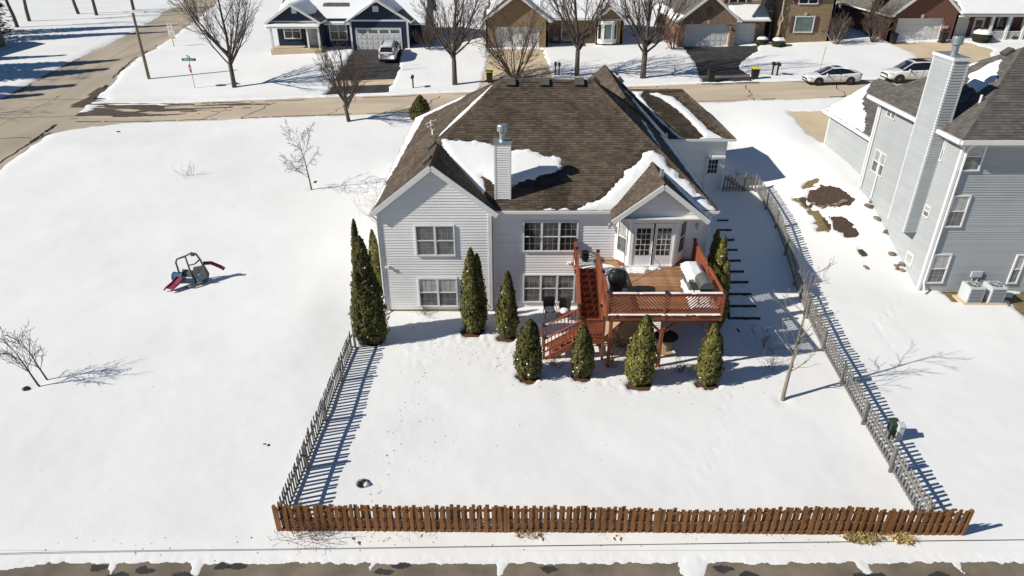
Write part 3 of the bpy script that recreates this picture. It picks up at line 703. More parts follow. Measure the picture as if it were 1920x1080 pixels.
# box vents, pipes
ventme = unit_box('roof_vent', MT['gmetal'], .46, .44, .17)
def vent(plane, x, y):
    pl = Plane(plane); p = on_plane(x, y, pl.o, pl.n) + pl.n*.07; o = piece('roof_vent', ventme, roof, p)
    o.rotation_euler = Matrix((pl.u, pl.v, pl.n)).transposed().to_euler()
for x in (958, 1021, 1086): vent(rear, x, 156)
for x, y in ((1116,152),): vent(rightA, x, y)
for x, y in ((1153,137),(1163,150),(1170,165),(1178,182)): vent(rightB, x, y)
vent(leftA, 803, 278+24) if False else None
for x, y in ((812,275),(803,303)): vent(leftA if y > 262 else leftB, x, y)
for pln, x, y, hgt in ((rightA,1248,262,.4),(leftB,812,252,.25)):
    pl = Plane(pln); p = on_plane(x, y, pl.o, pl.n); MB().tube([p-V3(0,0,.1), p+V3(0,0,hgt)], .07, 10).build('vent_pipe', MT['trim'], roof)
pl = Plane(bayR); p = on_plane(1240,332,pl.o,pl.n); MB().tube([p-V3(0,0,.1), p+V3(.0,0,.35)], .09, 10).build('vent_pipe', MT['metal'], roof)
pl = Plane(leftB); p = on_plane(809,242,pl.o,pl.n)
s = MB(); s.tube([p-V3(0,0,.1), p+V3(0,0,.5)], .05, 8); s.tube([p+V3(-.28,-.1,.30), p+V3(.28,.2,.45)], .035, 6); s.tube([p+V3(-.2,-.2,.15), p+V3(.3,.1,.28)], .035, 6); s.build('antenna', MT['trim'], roof)
# walls
A = Fr((-6.25,29.45,0),(1,0)); Bw = Fr((-.98,29.85,0),(1,0))
siding(A, [(0,.22),(5.27,.22),(5.27,5.42),(2.62,7.46),(0,5.42)], MT['white'], HS)
siding(Bw, [(0,.12),(10.2,.12),(10.2,5.42),(0,5.42)], MT['white'], HS)
siding(Fr((-.98,29.43,0),(0,1)), [(0,.2),(.45,.2),(.45,5.4),(0,5.4)], MT['white'], HS)
siding(Fr((-6.25,45.6,0),(0,-1)), [(0,1.6),(16.08,.2),(16.08,5.45),(0,5.45)], MT['white'], HS)
siding(Fr((9.22,29.85,0),(0,1)), [(0,.2),(11.8,1.9),(11.8,5.4),(0,5.4)], MT['white'], HS)
siding(Fr((9.2,41.7,0),(1,0)), [(0,1.85),(4.2,1.85),(4.2,5.4),(0,5.4)], MT['white'], HS)
siding(Fr((13.4,41.7,0),(0,1)), [(0,1.9),(5.15,2.0),(5.15,5.4),(0,5.4)], MT['white'], HS)
siding(Fr((13.4,46.85,0),(-1,0)), [(0,2),(4.1,2),(4.1,5.4),(0,5.4)], MT['white'], HS)
siding(Fr((9.25,48.85,0),(-1,0)), [(0,2),(5.7,2),(5.7,5.4),(2.85,8.0),(0,5.4)], MT['white'], HS)
siding(Fr((3.5,45.6,0),(-1,0)), [(0,2),(9.75,2),(9.75,5.4),(0,5.4)], MT['white'], HS)
f = MB(); f.box(-6.22,-1.0,29.48,29.9,-.4,.23); f.box(-.97,9.2,29.88,30.4,-.4,.13); f.box(-6.22,-6.0,29.9,45.5,-.4,.9); f.box(9.0,9.2,30.4,41.7,-.4,1.2); f.build('foundation', MT['found'], HS)
# trim: rakes, corner boards, gutters, downspouts
for a, b in (((-6.55,29.23,5.42),(-3.63,29.23,7.73)),((-3.63,29.23,7.73),(-.68,29.23,5.42))): stick('rake_board','trim',HS,V3(*a)+V3(0,0,-.12), V3(*b)+V3(0,0,-.12), .05, .24)
for a, b in (((BX-BW-.04,BY-.02,BZ-.03),(BX,BY-.02,BT)),((BX,BY-.02,BT),(BX+BW+.04,BY-.02,BZ-.03))): stick('rake_board','trim',HS,V3(*a)+V3(0,0,-.11), V3(*b)+V3(0,0,-.11), .05, .22)
t = MB(); t.prism([(-6.5,29.26,5.3),(-6.25,29.26,5.3),(-6.25,29.26,5.62),(-6.5,29.26,5.42)], (0,.3,0)); t.build('eave_return', MT['trim'], HS); t = MB(); t.prism([(-.98,29.26,5.3),(-.72,29.26,5.3),(-.72,29.26,5.42),(-.98,29.26,5.6)], (0,.36,0)); t.build('eave_return', MT['trim'], HS)
for x0, x1, y0, y1, z0, z1 in ((-6.28,-6.14,29.405,29.45,.22,5.36),(-1.12,-.955,29.4,29.45,.2,5.36),(9.1,9.25,29.81,29.86,.2,5.4),(13.28,13.43,41.66,41.7,1.9,5.4)): MB().box(x0,x1,y0,y1,z0,z1).build('corner_board', MT['trim'], HS)
gutter([((-.73,29.62,ZE-.07),(BX-BW,29.62,ZE-.07)),((BX+BW,29.62,ZE-.07),(9.62,29.62,ZE-.07)),((9.62,29.6,ZE-.07),(9.62,41.3,ZE-.07)),((9.6,41.32,ZE-.07),(13.78,41.32,ZE-.07)),((13.78,41.3,ZE-.07),(13.78,47.2,ZE-.07)),((-6.53,29.2,5.36),(-6.53,46,5.36))], HS)
s = MB(); s.box(-.95,9.58,29.68,29.84,5.24,5.26); s.box(9.24,9.58,30.0,41.3,5.24,5.26); s.box(9.24,13.7,41.38,41.68,5.24,5.26); s.build('soffit', MT['trim'], HS)
d = MB(); d.tube([(-.9,29.6,5.3),(-.9,29.7,5.0),(-.88,29.79,4.8),(-.88,29.79,.35),(-.85,29.6,.12),(-.7,28.6,.12)], .045, 6); d.build('downspout', MT['trim'], HS)
d = MB(); d.tube([(-6.45,29.3,5.3),(-6.3,29.4,5.0),(-6.3,29.4,.35),(-6.35,29.1,.2)], .045, 6); d.build('downspout', MT['trim'], HS)
d = MB(); d.tube([(9.5,29.6,5.3),(9.3,29.79,5.0),(9.3,29.79,.6)], .045, 6); d.build('downspout', MT['trim'], HS)
# windows
pxwin(A, 781, 421, 852, 479, HS, units=2, upper='glassb', lower='glassb', mun=(3,2))
pxwin(A, 787, 520, 857, 574, HS, units=2, upper='glassl', lower='glassb', mun=(3,2))
pxwin(Bw, 980, 414, 1085, 471, HS, units=3, upper='glass', lower='glass', mun=(3,2))
pxwin(Bw, 980, 513, 1079, 566, HS, units=3, upper='glassb', lower='glassb', mun=(3,2))
# bay with french doors
q = [(4.95,29.85),(5.52,28.95),(7.62,28.95),(8.3,29.85)]
BF = []
for i in range(3):
    a = V3(q[i][0], q[i][1], 0); b = V3(q[i+1][0], q[i+1][1], 0); fr = Fr(a, (b-a)[:2]); L = (b-a).length; BF.append((fr, L))
    top = 5.45 if i != 1 else None
    siding(fr, [(0,2.86),(L,2.86),(L,5.45),(0,5.45)], MT['white'], HS)
    m = MB(); fr.box(m, -.03, .09, 2.86, 5.45, .0, .035); m.build('corner_board', MT['trim'], HS); m = MB(); fr.box(m, L-.09, L+.03, 2.86, 5.45, .0, .035); m.build('corner_board', MT['trim'], HS)
siding(Fr((BX-BW+.2,28.88,0),(1,0)), [(0,5.42),(2*BW-.4,5.42),(BW-.2,6.92)], MT['white'], HS)
m = MB(); m.prism([(BX-BW+.05,BY+.06,5.40),(BX+BW-.05,BY+.06,5.40),(BX+BW-.05,30.0,5.40),(BX-BW+.05,30.0,5.40)], (0,0,.03)); m.build('soffit', MT['trim'], HS)
m = MB(); m.box(q[0][0]+.1,q[3][0]-.1,29.15,29.9,2.5,2.9); m.build('bay_floor', MT['redwood'], HS)
fr, L = BF[1]; door(fr, .12, 2.95, .9, 2.03, HS, (3,5)); door(fr, 1.08, 2.95, .9, 2.03, HS, (3,5))
m = MB(); fr.box(m, .02, 2.05, 2.87, 2.95, .0, .12); m.build('door_sill', MT['trim'], HS)
for i in (0, 2):
    fr, L = BF[i]; window(fr, .26, 3.45, L-.52, 1.5, HS, units=1, upper='glassl' if i == 0 else 'glass', lower='glassb' if i == 0 else 'glass', mun=(2,2))
# garage side door and lamps
GRF = Fr((9.2,41.7,0),(1,0)); p = at_y(1318, 354, 41.7); door(GRF, p.x-9.2, 2.1, .82, 2.0, HS, (3,3), lz=(.5,.93))
m = MB(); p = at_y(1300,322,41.6); m.box(12.55,13.35,41.35,41.66,4.15,4.28); m.build('door_hood', MT['trim'], HS)
def lantern(p, parent, mat='dmetal'):
    p = Vector(p); m = MB(); m.obox(p+V3(0,.06,.1), (.05,0,0), (0,.02,0), (0,0,.09)); m.lathe([(.02,.26),(.09,.18),(.07,.17),(.055,-.05),(.03,-.08)], 8, p-V3(0,.08,0)); m.tube([p+V3(0,.05,.16), p+V3(0,-.08,.24)], .012, 5)
    return m.build('wall_lantern', MT[mat], parent)
p = at_y(1142,425,29.8); lantern((p.x,29.77,p.z), HS, 'metal'); p = at_y(1306,426,29.8); lantern((p.x,29.77,p.z), HS, 'metal'); p = at_y(1305,288+10,41.6); lantern((12.4,41.6,4.1), HS, 'metal')
for x, y, Y in ((728,500,29.42),(1068,493,29.83),(1233,367,28.86)):
    p = at_y(x, y, Y); m = MB(); m.obox(p, (.06,0,0), (0,.03,0), (0,0,.06)); m.tube([p, p+V3(.08,-.12,.05)], [.03,.05], 6); m.tube([p, p+V3(-.1,-.12,.03)], [.03,.05], 6); m.build('flood_lamp', MT['trim'], HS)
p = at_y(959,465,29.83); MB().obox(p, (.1,0,0), (0,.02,0), (0,0,.1)).build('vent_cover', MT['white'], HS)
# chimney
cx0, cx1, cy0, cy1, ct = -.80, -.06, 30.12, 30.86, 8.42
CH = MB().box(cx0+.03, cx1-.03, cy0+.03, cy1-.03, 5.3, ct).build('chimney', MT['white'], HS)
for fr, L in ((Fr((cx0,cy0,0),(1,0)), cx1-cx0), (Fr((cx1,cy0,0),(0,1)), cy1-cy0), (Fr((cx0,cy1,0),(0,-1)), cy1-cy0), (Fr((cx1,cy1,0),(-1,0)), cx1-cx0)):
    siding(fr, [(0,5.6),(L,5.6),(L,ct),(0,ct)], MT['white'], CH, lap=.11, name='siding')
for x in (cx0-.015, cx1-.065):
    for y in (cy0-.03, cy1-.05): MB().box(x, x+.08, y, y+.08, 5.5, ct).build('corner_board', MT['trim'], CH)
m = MB(); m.box(cx0-.05,cx1+.05,cy0-.05,cy1+.05,ct,ct+.06); m.build('cap', MT['metal'], CH)
m = MB(); c = ((cx0+cx1)/2,(cy0+cy1)/2,ct+.06); m.lathe([(.17,0),(.15,.03),(.15,.42),(.16,.42)], 16, c); m.build('flue', MT['metal'], CH, smooth=False)
m = MB(); m.lathe([(.16,.40),(.25,.44),(.25,.70),(.23,.73)], 16, c); m.build('flue_cap', MT['metal'], CH)
# ============================================================ deck with stairs
DK = thing('wooden_deck', 'raised red brown wooden deck with diagonal slat railing and stairs to the yard', 'deck', (6.35,24.6,0))
DX0, DX1, DY0, DY1, DZ = 3.97, 8.73, 24.5, 29.82, 2.85
y = DY0+.02
while y < DY1-.05:
    x0 = DX0 if y < 28.75 else 3.0
    stick('floor_board', 'deckfl', DK, (x0,y+.07,DZ-.02), (DX1,y+.07,DZ-.02+random.uniform(-.003,.003)), .138, .04); y += .146
for a, b in (((DX0-.02,DY0,2.69),(DX1+.02,DY0,2.69)),((DX0,DY0+.03,2.69),(DX0,28.7,2.69)),((DX1,DY0+.03,2.69),(DX1,DY1,2.69)),((3.0,28.72,2.69),(3.97,28.72,2.69)),((2.98,28.7,2.69),(2.98,DY1,2.69))): stick('rim_joist', 'redwood', DK, a, b, .045, .27)
for x in np.arange(DX0+.4, DX1-.1, .41): stick('joist', 'redwood', DK, (x,DY0+.05,2.69), (x,DY1-.05,2.69), .04, .22)
for x in (4.2,6.4,8.45):
    stick('post', 'redwood', DK, (x,24.72,-.1), (x,24.72,2.56), .14, .14); stick('post', 'redwood', DK, (x,29.2,0), (x,29.2,2.56), .14, .14)
    for s in (-1, 1):
        if DX0 < x+s*.75 < DX1: stick('knee_brace', 'redwood', DK, (x+s*.08,24.72,1.85), (x+s*.75,24.72,2.54), .09, .09)
stick('beam', 'redwood', DK, (DX0+.1,24.72,2.47), (DX1-.1,24.72,2.47), .09, .19)
def rail_post(x, y, z0, z1, parent=DK):
    stick('railing_post', 'redwood', parent, (x,y,z0), (x,y,z1), .1, .1); stick('post_cap', 'dmetal', parent, (x,y,z1+.003), (x,y,z1+.075), .15, .15)
def lattice(p, q, zb, zt, sign, parent=DK, sp=.15):
    """diagonal slats in the panel between two posts; p, q: ends at floor level"""
    p = Vector(p); q = Vector(q); L = (q-p).length; d = (q-p)/L; H = zt-zb; nn = d.cross(V3(0,0,1))
    stick('rail', 'redwood', parent, p+V3(0,0,zt+.04), q+V3(0,0,zt+.04), .09, .04); stick('rail', 'redwood', parent, p+V3(0,0,zb-.03), q+V3(0,0,zb-.03), .05, .07)
    stick('rail', 'redwood', parent, p+V3(0,0,zt-.04), q+V3(0,0,zt-.04), .04, .07)
    k = -H
    while k < L:
        a = max(k, 0); b = min(k+H, L)
        if b-a > .06:
            za, zb2 = zb+(a-k), zb+(b-k)
            if sign < 0: za, zb2 = zt-(a-k), zt-(b-k)
            stick('slat', 'redwood', parent, p+d*a+V3(0,0,za), p+d*b+V3(0,0,zb2), .02, .055, up=nn.cross(d*(b-a)+V3(0,0,zb2-za)))
        k += sp
for x in (DX0, 6.35, DX1): rail_post(x, DY0, 2.55, 3.86)
for yy in (27.1, 29.75): rail_post(DX1, yy-.05, 2.7, 3.86)
rail_post(DX0, 26.4, 2.7, 3.86); rail_post(DX0, 28.45, 2.7, 3.86); rail_post(3.02, 28.8, 2.7, 3.86); rail_post(3.02, 29.7, 2.7, 3.86)
Z0, Z1 = 2.97, 3.78
lattice((DX0,DY0,0),(6.35,DY0,0),Z0,Z1,-1); lattice((6.35,DY0,0),(DX1,DY0,0),Z0,Z1,1)
lattice((DX1,DY0,0),(DX1,27.1,0),Z0,Z1,-1); lattice((DX1,27.1,0),(DX1,29.75,0),Z0,Z1,1)
lattice((DX0,26.4,0),(DX0,DY0,0),Z0,Z1,1); lattice((DX0,28.45,0),(DX0,26.4,0),Z0,Z1,-1); lattice((3.02,29.7,0),(3.02,28.8,0),Z0,Z1,1)
# stairs: upper flight towards the yard, landing, lower flight to the left
ys, zs = 28.7, 2.85; n = 9; rz = (2.85-1.2)/n; ry = (28.7-26.3)/n
for k in range(1, n):
    z = 2.85-k*rz; yy = 28.7-(k-.5)*ry
    for s in (-.07, .08): stick('tread', 'redwood', DK, (3.06,yy+s,z-.02), (3.93,yy+s,z-.02), .13, .04)
    stick('gap_shade_board', 'redwood', DK, (3.07,yy+.14,z+.07), (3.92,yy+.14,z+.07), .02, .16)  # closing boards added so the open gaps between treads look dark
for x in (3.04, 3.95):
    stick('stringer', 'redwood', DK, (x,28.7,2.62), (x,26.3,.97), .045, .26)
    stick('handrail', 'redwood', DK, (x,28.75,3.78), (x,26.3,2.16), .09, .04)
    stick('rail', 'redwood', DK, (x,28.72,2.98), (x,26.3,1.36), .04, .06)
    nb_ = 26 if x < 3.5 else 15
    for k in range(1, nb_):
        yy = 28.7-k*2.4/nb_; zz = 2.98-k*1.62/nb_-.25*(x < 3.5); stick('baluster', 'redwood', DK, (x,yy,zz), (x,yy,zz+.78+.25*(x < 3.5)), .035, .07 if x < 3.5 else .035, up=(0,1,0))
yy = 25.27
while yy < 26.3: stick('floor_board', 'redwood', DK, (2.95,yy+.065,1.18), (4.0,yy+.065,1.18), .132, .04); yy += .146
for a, b in (((2.95,25.25,1.03),(4.02,25.25,1.03)),((2.95,26.3,1.03),(4.02,26.3,1.03)),((4.0,25.27,1.03),(4.0,26.28,1.03))): stick('rim_joist', 'redwood', DK, a, b, .045, .25)
for x, y2, zt in ((3.0,25.25,2.2),(4.0,25.25,2.2),(3.02,26.32,2.2),(4.0,26.32,2.2)):
    stick('post', 'redwood', DK, (x,y2,0), (x,y2,1.16), .1, .1); rail_post(x, y2, 1.17, zt)
lattice((3.0,25.25,0),(4.0,25.25,0),1.3,2.1,-1); lattice((4.0,25.25,0),(4.0,26.32,0),1.3,2.1,1)
n = 6; rz = 1.2/(n+.5); rx = 1.55/n
for k in range(1, n):
    for s in (-.07, .07): stick('tread', 'redwood', DK, (2.95-(k-.5)*rx+s,25.3,1.2-k*rz-.02), (2.95-(k-.5)*rx+s,26.26,1.2-k*rz-.02), .13, .04)
for y2 in (25.28, 26.29):
    stick('stringer', 'redwood', DK, (2.95,y2,.98), (1.45,y2,.0), .045, .25)
    stick('handrail', 'redwood', DK, (3.0,y2,2.1), (1.42,y2,1.1), .09, .04); stick('rail', 'redwood', DK, (3.0,y2,1.42), (1.42,y2,.42), .04, .06)
    rail_post(1.42, y2, -.1, 1.2)
    for k in range(1, 10):
        x = 3.0-k*1.58/10; z = 1.42-k*1.0/10; stick('baluster', 'redwood', DK, (x,y2,z), (x,y2,z+.68), .035, .035)
def flat_snow(poly, z, parent, **k):
    P = [(p[0],p[1],z) for p in poly]; c = Plane([(P[0][0],P[0][1],z),(P[0][0]+1,P[0][1],z),(P[0][0],P[0][1]+1,z)])
    x0 = min(p[0] for p in P); x1 = max(p[0] for p in P); y0 = min(p[1] for p in P); y1 = max(p[1] for p in P)
    lim = [(x0,y0,z),(x1,y0,z),(x1,y1,z),(x0,y1,z)]
    pl = Plane(lim); return roof_snow(lim, [pl.uv(p) for p in P], parent, **k)
flat_snow([(4.1,26.2),(4.9,26.2),(5.2,27.4),(5.3,28.3),(4.9,28.8),(4.4,29.4),(4.05,29.5)], DZ, DK, thick=.06, rag=.25, rs=.4, seed=31, res=.05)
flat_snow([(4.9,28.25),(6.2,28.4),(7.0,28.7),(7.0,28.93),(4.9,28.93)], DZ, DK, thick=.04, rag=.35, rs=.25, seed=32, res=.04)
flat_snow([(7.55,24.6),(8.7,24.6),(8.7,28.8),(8.0,28.9),(7.75,27.5),(7.6,26.4)], DZ, DK, thick=.1, rag=.2, rs=.35, seed=33, res=.05)
flat_snow([(4.0,24.45),(8.7,24.45),(8.7,24.58),(4.0,24.58)], 3.845, DK, thick=.03, rag=.1, rs=.4, seed=34, res=.03, wd=.04)
flat_snow([(4.0,24.4),(8.7,24.4),(8.7,24.56),(4.0,24.56)], 2.845, DK, thick=.03, rag=.08, rs=.4, seed=35, res=.03, wd=.04)
flat_snow([(3.0,28.75),(3.95,28.75),(3.95,29.8),(3.0,29.8)], DZ, DK, thick=.06, rag=.12, rs=.3, seed=36, res=.04)

# things on and under the deck
def lumpy(center, prof, n, seed, amp=.08, name='cover', mat='blackp', parent=None, sx=1.0, sy=1.0, sq=0.0):
    m = MB(); rnd = random.Random(seed); ph = [rnd.uniform(0, 6.28) for _ in range(6)]
    m.lathe(prof, n, (0,0,0), lambda t, z: (max(abs(math.cos(t)), abs(math.sin(t)))**-sq)*(1+amp*(math.sin(3*t+ph[0]+z*2)+.6*math.sin(5*t+ph[1]-z*3)+.4*math.sin(9*t+ph[2]+z*7))))
    m.V = [(center[0]+v[0]*sx, center[1]+v[1]*sy, center[2]+v[2]) for v in m.V]
    return m.build(name, MT[mat], parent, smooth=True)
sm = thing('covered_smoker', 'upright smoker under a black fabric cover on the deck beside the stairs', 'smoker', (4.55,26.3,DZ))
lumpy((4.55,26.3,DZ), [(.27,.02),(.26,.25),(.30,.5),(.36,.72),(.37,.9),(.33,1.02),(.26,1.1),(.13,1.15)], 28, 4, .07, 'cover', 'blackp', sm, sq=.75)
lumpy((4.50,26.25,DZ+1.12), [(.2,-.06),(.17,.05),(.06,.1)], 14, 5, .1, 'cover_peak', 'blackp', sm)
lumpy((4.82,26.4,DZ+.55), [(.16,0),(.2,.2),(.17,.45),(.08,.52)], 14, 6, .06, 'side_bulge', 'blackp', sm)
sh = thing('snow_shovel', 'snow shovel with dark handle leaning against the bay beside the black cover', 'shovel', (5.0,26.9,DZ+.05))
m = MB(); m.tube([(4.95,26.95,DZ+.1),(5.22,28.6,DZ+1.55)], .018, 6); m.build('handle', MT['dmetal'], sh)
m = MB(); m.tube([(5.16,28.58,DZ+1.5),(5.14,28.66,DZ+1.6),(5.22,28.72,DZ+1.66),(5.30,28.66,DZ+1.6),(5.28,28.58,DZ+1.5)], .014, 6); m.build('grip', MT['dmetal'], sh)
m = MB(); m.prism([(4.75,26.72,DZ+.06),(5.15,26.66,DZ+.06),(5.18,27.02,DZ+.16),(4.78,27.08,DZ+.16)], (0,-.01,.02)); m.build('blade', MT['pgrey'], sh)
gl = thing('barrel_grill', 'dark barrel grill with side shelf standing in snow on the deck', 'grill', (8.15,25.5,DZ))
m = MB(); pr = [(math.cos(t)*.3, math.sin(t)*.32) for t in np.linspace(0, math.pi, 9)]
m.prism([(8.17+a,25.1,DZ+.86+b) for a, b in pr], (0,.95,0)); m.build('lid', M('grill_grey',(.12,.125,.12),.35,.2,5), gl)
m = MB(); m.prism([(8.17+a*.98,25.12,DZ+.855-b*.8) for a, b in pr], (0,.91,0)); m.build('firebox', MT['blackp'], gl)
for x in (7.9, 8.42):
    for y2 in (25.15, 25.95): stick('leg', 'dmetal', gl, (x,y2,DZ), (x,y2,DZ+.65), .04, .04)
for k in range(5): stick('shelf_slat', 'dmetal', gl, (7.62+k*.05,25.1,DZ+.82), (7.62+k*.05,26.05,DZ+.82), .03, .02)
stick('handle', 'metal', gl, (7.84,25.3,DZ+.98), (7.84,25.85,DZ+.98), .03, .03)
bx = thing('covered_bench', 'long deck box buried under a smooth mound of snow', 'deck box', (8.1,27.2,DZ))
MB().box(7.8,8.55,26.4,28.0,DZ+.02,DZ+.55).build('box', MT['pgrey'], bx, bevel=.04)
o = flat_snow([(7.68,26.3),(8.62,26.3),(8.62,28.15),(7.72,28.15)], DZ+.56, bx, thick=.26, rag=.1, rs=.6, seed=40, res=.05, wd=.3)
o['kind'] = 'stuff'
pt = thing('plant_pot', 'stacked dark plastic plant pots on the top stair landing', 'pot', (3.5,29.4,DZ))
for k in range(3): MB().lathe([(.1,0),(.13,.02),(.17,.2),(.19,.2),(.19,.24),(.15,.24)], 14, (3.5,29.4,DZ+.04+k*.14)).build('pot', MT['blackp'], pt)
sp = thing('cable_spool', 'wooden cable spool table with dark top under the deck', 'spool', (6.75,26.0,0))
c = at_z(1249,630,.78); cx_, cy_ = c.x, c.y; sp.location = (cx_,cy_,0)
MB().lathe([(.54,0),(.54,.05)], 28, (cx_,cy_,.76)).build('top', MT['spoold'], sp)
for k in range(14):
    t = k*2*math.pi/14; a = V3(cx_+.27*math.cos(t), cy_+.27*math.sin(t), 0); stick('stave', 'spool', sp, a+V3(0,0,.12), a+V3(0,0,.76), .115, .03, up=(math.cos(t), math.sin(t), 0))
MB().lathe([(.56,0),(.56,.05)], 28, (cx_,cy_,.07)).build('base', MT['spool'], sp)
# patio under the deck
pa = sheet('patio', [(3.6,26.3),(6.2,26.3),(6.2,29.9),(3.6,29.9)], MT['drivec'], .4, .16, mg=.02)
def chair(x, y, rz, label, cush):
    c = thing('patio_chair', label, 'chair', (x,y,hz(x,y)+.1), None)
    b = c.location.copy()
    def P(u, v, z): return V3(b.x+u*math.cos(rz)-v*math.sin(rz), b.y+u*math.sin(rz)+v*math.cos(rz), b.z+z)
    for s in (-1, 1):
        MB().tube([P(s*.28,-.28,0),P(s*.28,-.26,.62),P(s*.28,.2,.62),P(s*.27,.27,.9)], .016, 6).build('arm_frame', MT['dmetal'], c)
        MB().tube([P(s*.26,.3,0),P(s*.26,.2,.4),P(s*.25,.3,.95)], .016, 6).build('back_leg', MT['dmetal'], c)
    m = MB(); m.prism([P(-.25,-.26,.4),P(.25,-.26,.4),P(.25,.22,.4),P(-.25,.22,.4)], (0,0,.03)); st = m.build('seat', MT['dmetal'], c)
    m = MB(); m.prism([P(-.24,.2,.45),P(.24,.2,.45),P(.24,.3,.98),P(-.24,.3,.98)], (0,0.015,.0)); m.build('backrest', MT['dmetal'], c)
    MB().tube([P(-.26,.3,.95),P(0,.33,1.03),P(.26,.3,.95)], .016, 6).build('top_rail', MT['dmetal'], c)
    q = P(0,-.03,.43); lumpy((q.x,q.y,q.z), [(.24,0),(.23,.08),(.14,.14),(.04,.15)], 16, 3, .05, 'seat_snow', 'roofsnow', c)
    if cush: m = MB(); m.prism([P(-.26,-.3,.34),P(.26,-.3,.34),P(.26,-.27,.42),P(-.26,-.27,.42)], (0,.02,0)); m.build('seat_edge', cush, c)
p = G(1036,590); chair(1.85,28.9,.15,'black metal patio chair with snow on its seat below the lower window',None)
chair(2.55,28.75,-.2,'patio chair with red seat edge and snow beside the stairs',MT['signr'])

# ============================================================ fences
def fence(name, label, path, mat, hgt, spacing=.245, pw=.14, seed=1, post=2.45, wav=.0, sides=(1,-1), base=.04, zt=None):
    F = thing(name, label, 'fence', (path[0][0], path[0][1], hz(*path[0][:2]))); rnd = random.Random(seed)
    seg = []; L = 0
    for i in range(len(path)-1):
        a = Vector(path[i][:2]); b = Vector(path[i+1][:2]); seg.append((L, a, b)); L += (b-a).length
    def P(s):
        for (l, a, b) in reversed(seg):
            if s >= l-1e-6: d = (b-a).normalized(); p = a+d*(s-l); return p, d
    n = int(L/post+.5); ps = L/n; tops = [rnd.uniform(-wav, wav) for _ in range(n+1)]
    sag = [rnd.uniform(-wav, wav)*.7 for _ in range(n)]
    def top(s): k = min(int(s/ps), n-1); t = s/ps-k; return tops[k]*(1-t)+tops[k+1]*t + sag[k]*math.sin(t*math.pi)
    for k in range(n+1):
        p, d = P(min(k*ps, L-.01)); z = hz(*p); nn = Vector((d.y,-d.x,0)); p = p-Vector((d.y,-d.x))*(.075*sides[0] if len(sides) == 1 else 0)
        stick('post', mat, F, (p.x,p.y,z-.1), (p.x,p.y,z+hgt+top(min(k*ps, L-.01))+.02), .09, .09, up=nn)
    for k in range(n):
        a, d = P(k*ps+.05); b, _ = P((k+1)*ps-.05)
        for f in ((.16,.52,.86) if len(sides) > 1 else (.2,.74)): stick('rail', mat, F, (a.x,a.y,hz(*a)+hgt*f+top(k*ps)), (b.x,b.y,hz(*b)+hgt*f+top((k+1)*ps-.01)), .038, .085)
    me = unit_box('picket', MT[mat], pw, .018, 1, True)
    for j, sd_ in enumerate(sides):
        s = spacing*(.3+.5*j)
        while s < L-.05:
            p, d = P(s); nn = Vector((d.y,-d.x)); q = p+nn*.03*sd_; z = hz(*p)+base+rnd.uniform(-.02,.02)
            h = hgt+top(s)-base+rnd.uniform(-.03,.03)
            piece('picket', me, F, (q.x,q.y,z), (rnd.gauss(0,.012), rnd.gauss(0,.022), math.atan2(d.y,d.x)+rnd.gauss(0,.02)), (rnd.uniform(.93,1.05),1,h)); s += spacing*rnd.uniform(.97,1.03)
    return F
BFence = fence('brown_fence', 'brown stained board fence along the back of the yard by the alley', [(-7.5,15.58),(14.35,15.38)], 'brownf', 1.2, wav=.07, seed=3, pw=.118, spacing=.235)
# far left end of the brown fence turns the corner
fence('grey_fence', 'weathered grey picket fence running from the brown fence corner to the tall arborvitae clump', [(-7.42,15.75),(-7.25,26.2)], 'greyf', 1.12, wav=.03, seed=4, spacing=.20, pw=.098, sides=(-1,))
fence('grey_fence', 'weathered grey picket fence between the timber steps and the grey neighbour house', [(13.3,15.6),(13.6,20.2),(14.05,25.1),(14.5,30.3),(15.0,34.1),(15.4,38.3),(15.55,41.2)], 'greyf', 1.12, wav=.03, seed=5, spacing=.205, pw=.098, sides=(1,))
gt = thing('garden_gate', 'grey wooden picket gate between the garage corner and the side fence', 'gate', (14.4,41.35,hz(14.4,41.3)))
gz = hz(14.4,41.3)
for x in np.arange(13.5,15.45,.2): stick('picket', 'greyf', gt, (x,41.33,gz+.08), (x,41.33,gz+1.15+random.uniform(-.02,.02)), .11, .02, up=(0,1,0))
for z in (.3,.95): stick('rail', 'greyf', gt, (13.45,41.36,gz+z), (15.4,41.36,gz+z), .04, .09)
stick('brace', 'greyf', gt, (13.5,41.37,gz+.95), (14.7,41.37,gz+.3), .03, .09); stick('post', 'greyf', gt, (14.85,41.4,gz-.1), (14.85,41.4,gz+1.3), .1, .1); stick('post', 'greyf', gt, (15.5,41.3,gz-.1), (15.5,41.3,gz+1.3), .1, .1)
# ============================================================ grey neighbour house
NB = thing('grey_house', 'tall grey sided two storey house with sunlit flank and boxed chimney', 'house', (21,31,.3))
NR = 4.6*.72
e = 8.45; y0, y1, x0, x1 = 30.5, 39.7, 20.5, 36.5; ym = (y0+y1)/2; h = 4.6
n_rear = [(x0,y0,e),(x1,y0,e),(x1-h,ym,e+NR),(x0+h,ym,e+NR)]; n_front = [(x0,y1,e),(x1,y1,e),(x1-h,ym,e+NR),(x0+h,ym,e+NR)]
n_left = [(x0,y0,e),(x0+h,ym,e+NR),(x0,y1,e)]; n_right = [(x1,y0,e),(x1-h,ym,e+NR),(x1,y1,e)]
ge = 5.75; g_left = [(21.55,38.9,ge),(21.55,47.3,ge),(24.8,47.3,ge+2.1),(24.8,38.9,ge+2.1)]; g_right = [(28.05,38.9,ge),(28.05,47.3,ge),(24.8,47.3,ge+2.1),(24.8,38.9,ge+2.1)]
NP = [n_rear,n_front,n_left,n_right,g_left,g_right]
nr = roof_deck(NP, MT['shingle_g'], NB); shingles(NP, MT['shingle_g'], nr, seed=8, e=.16)
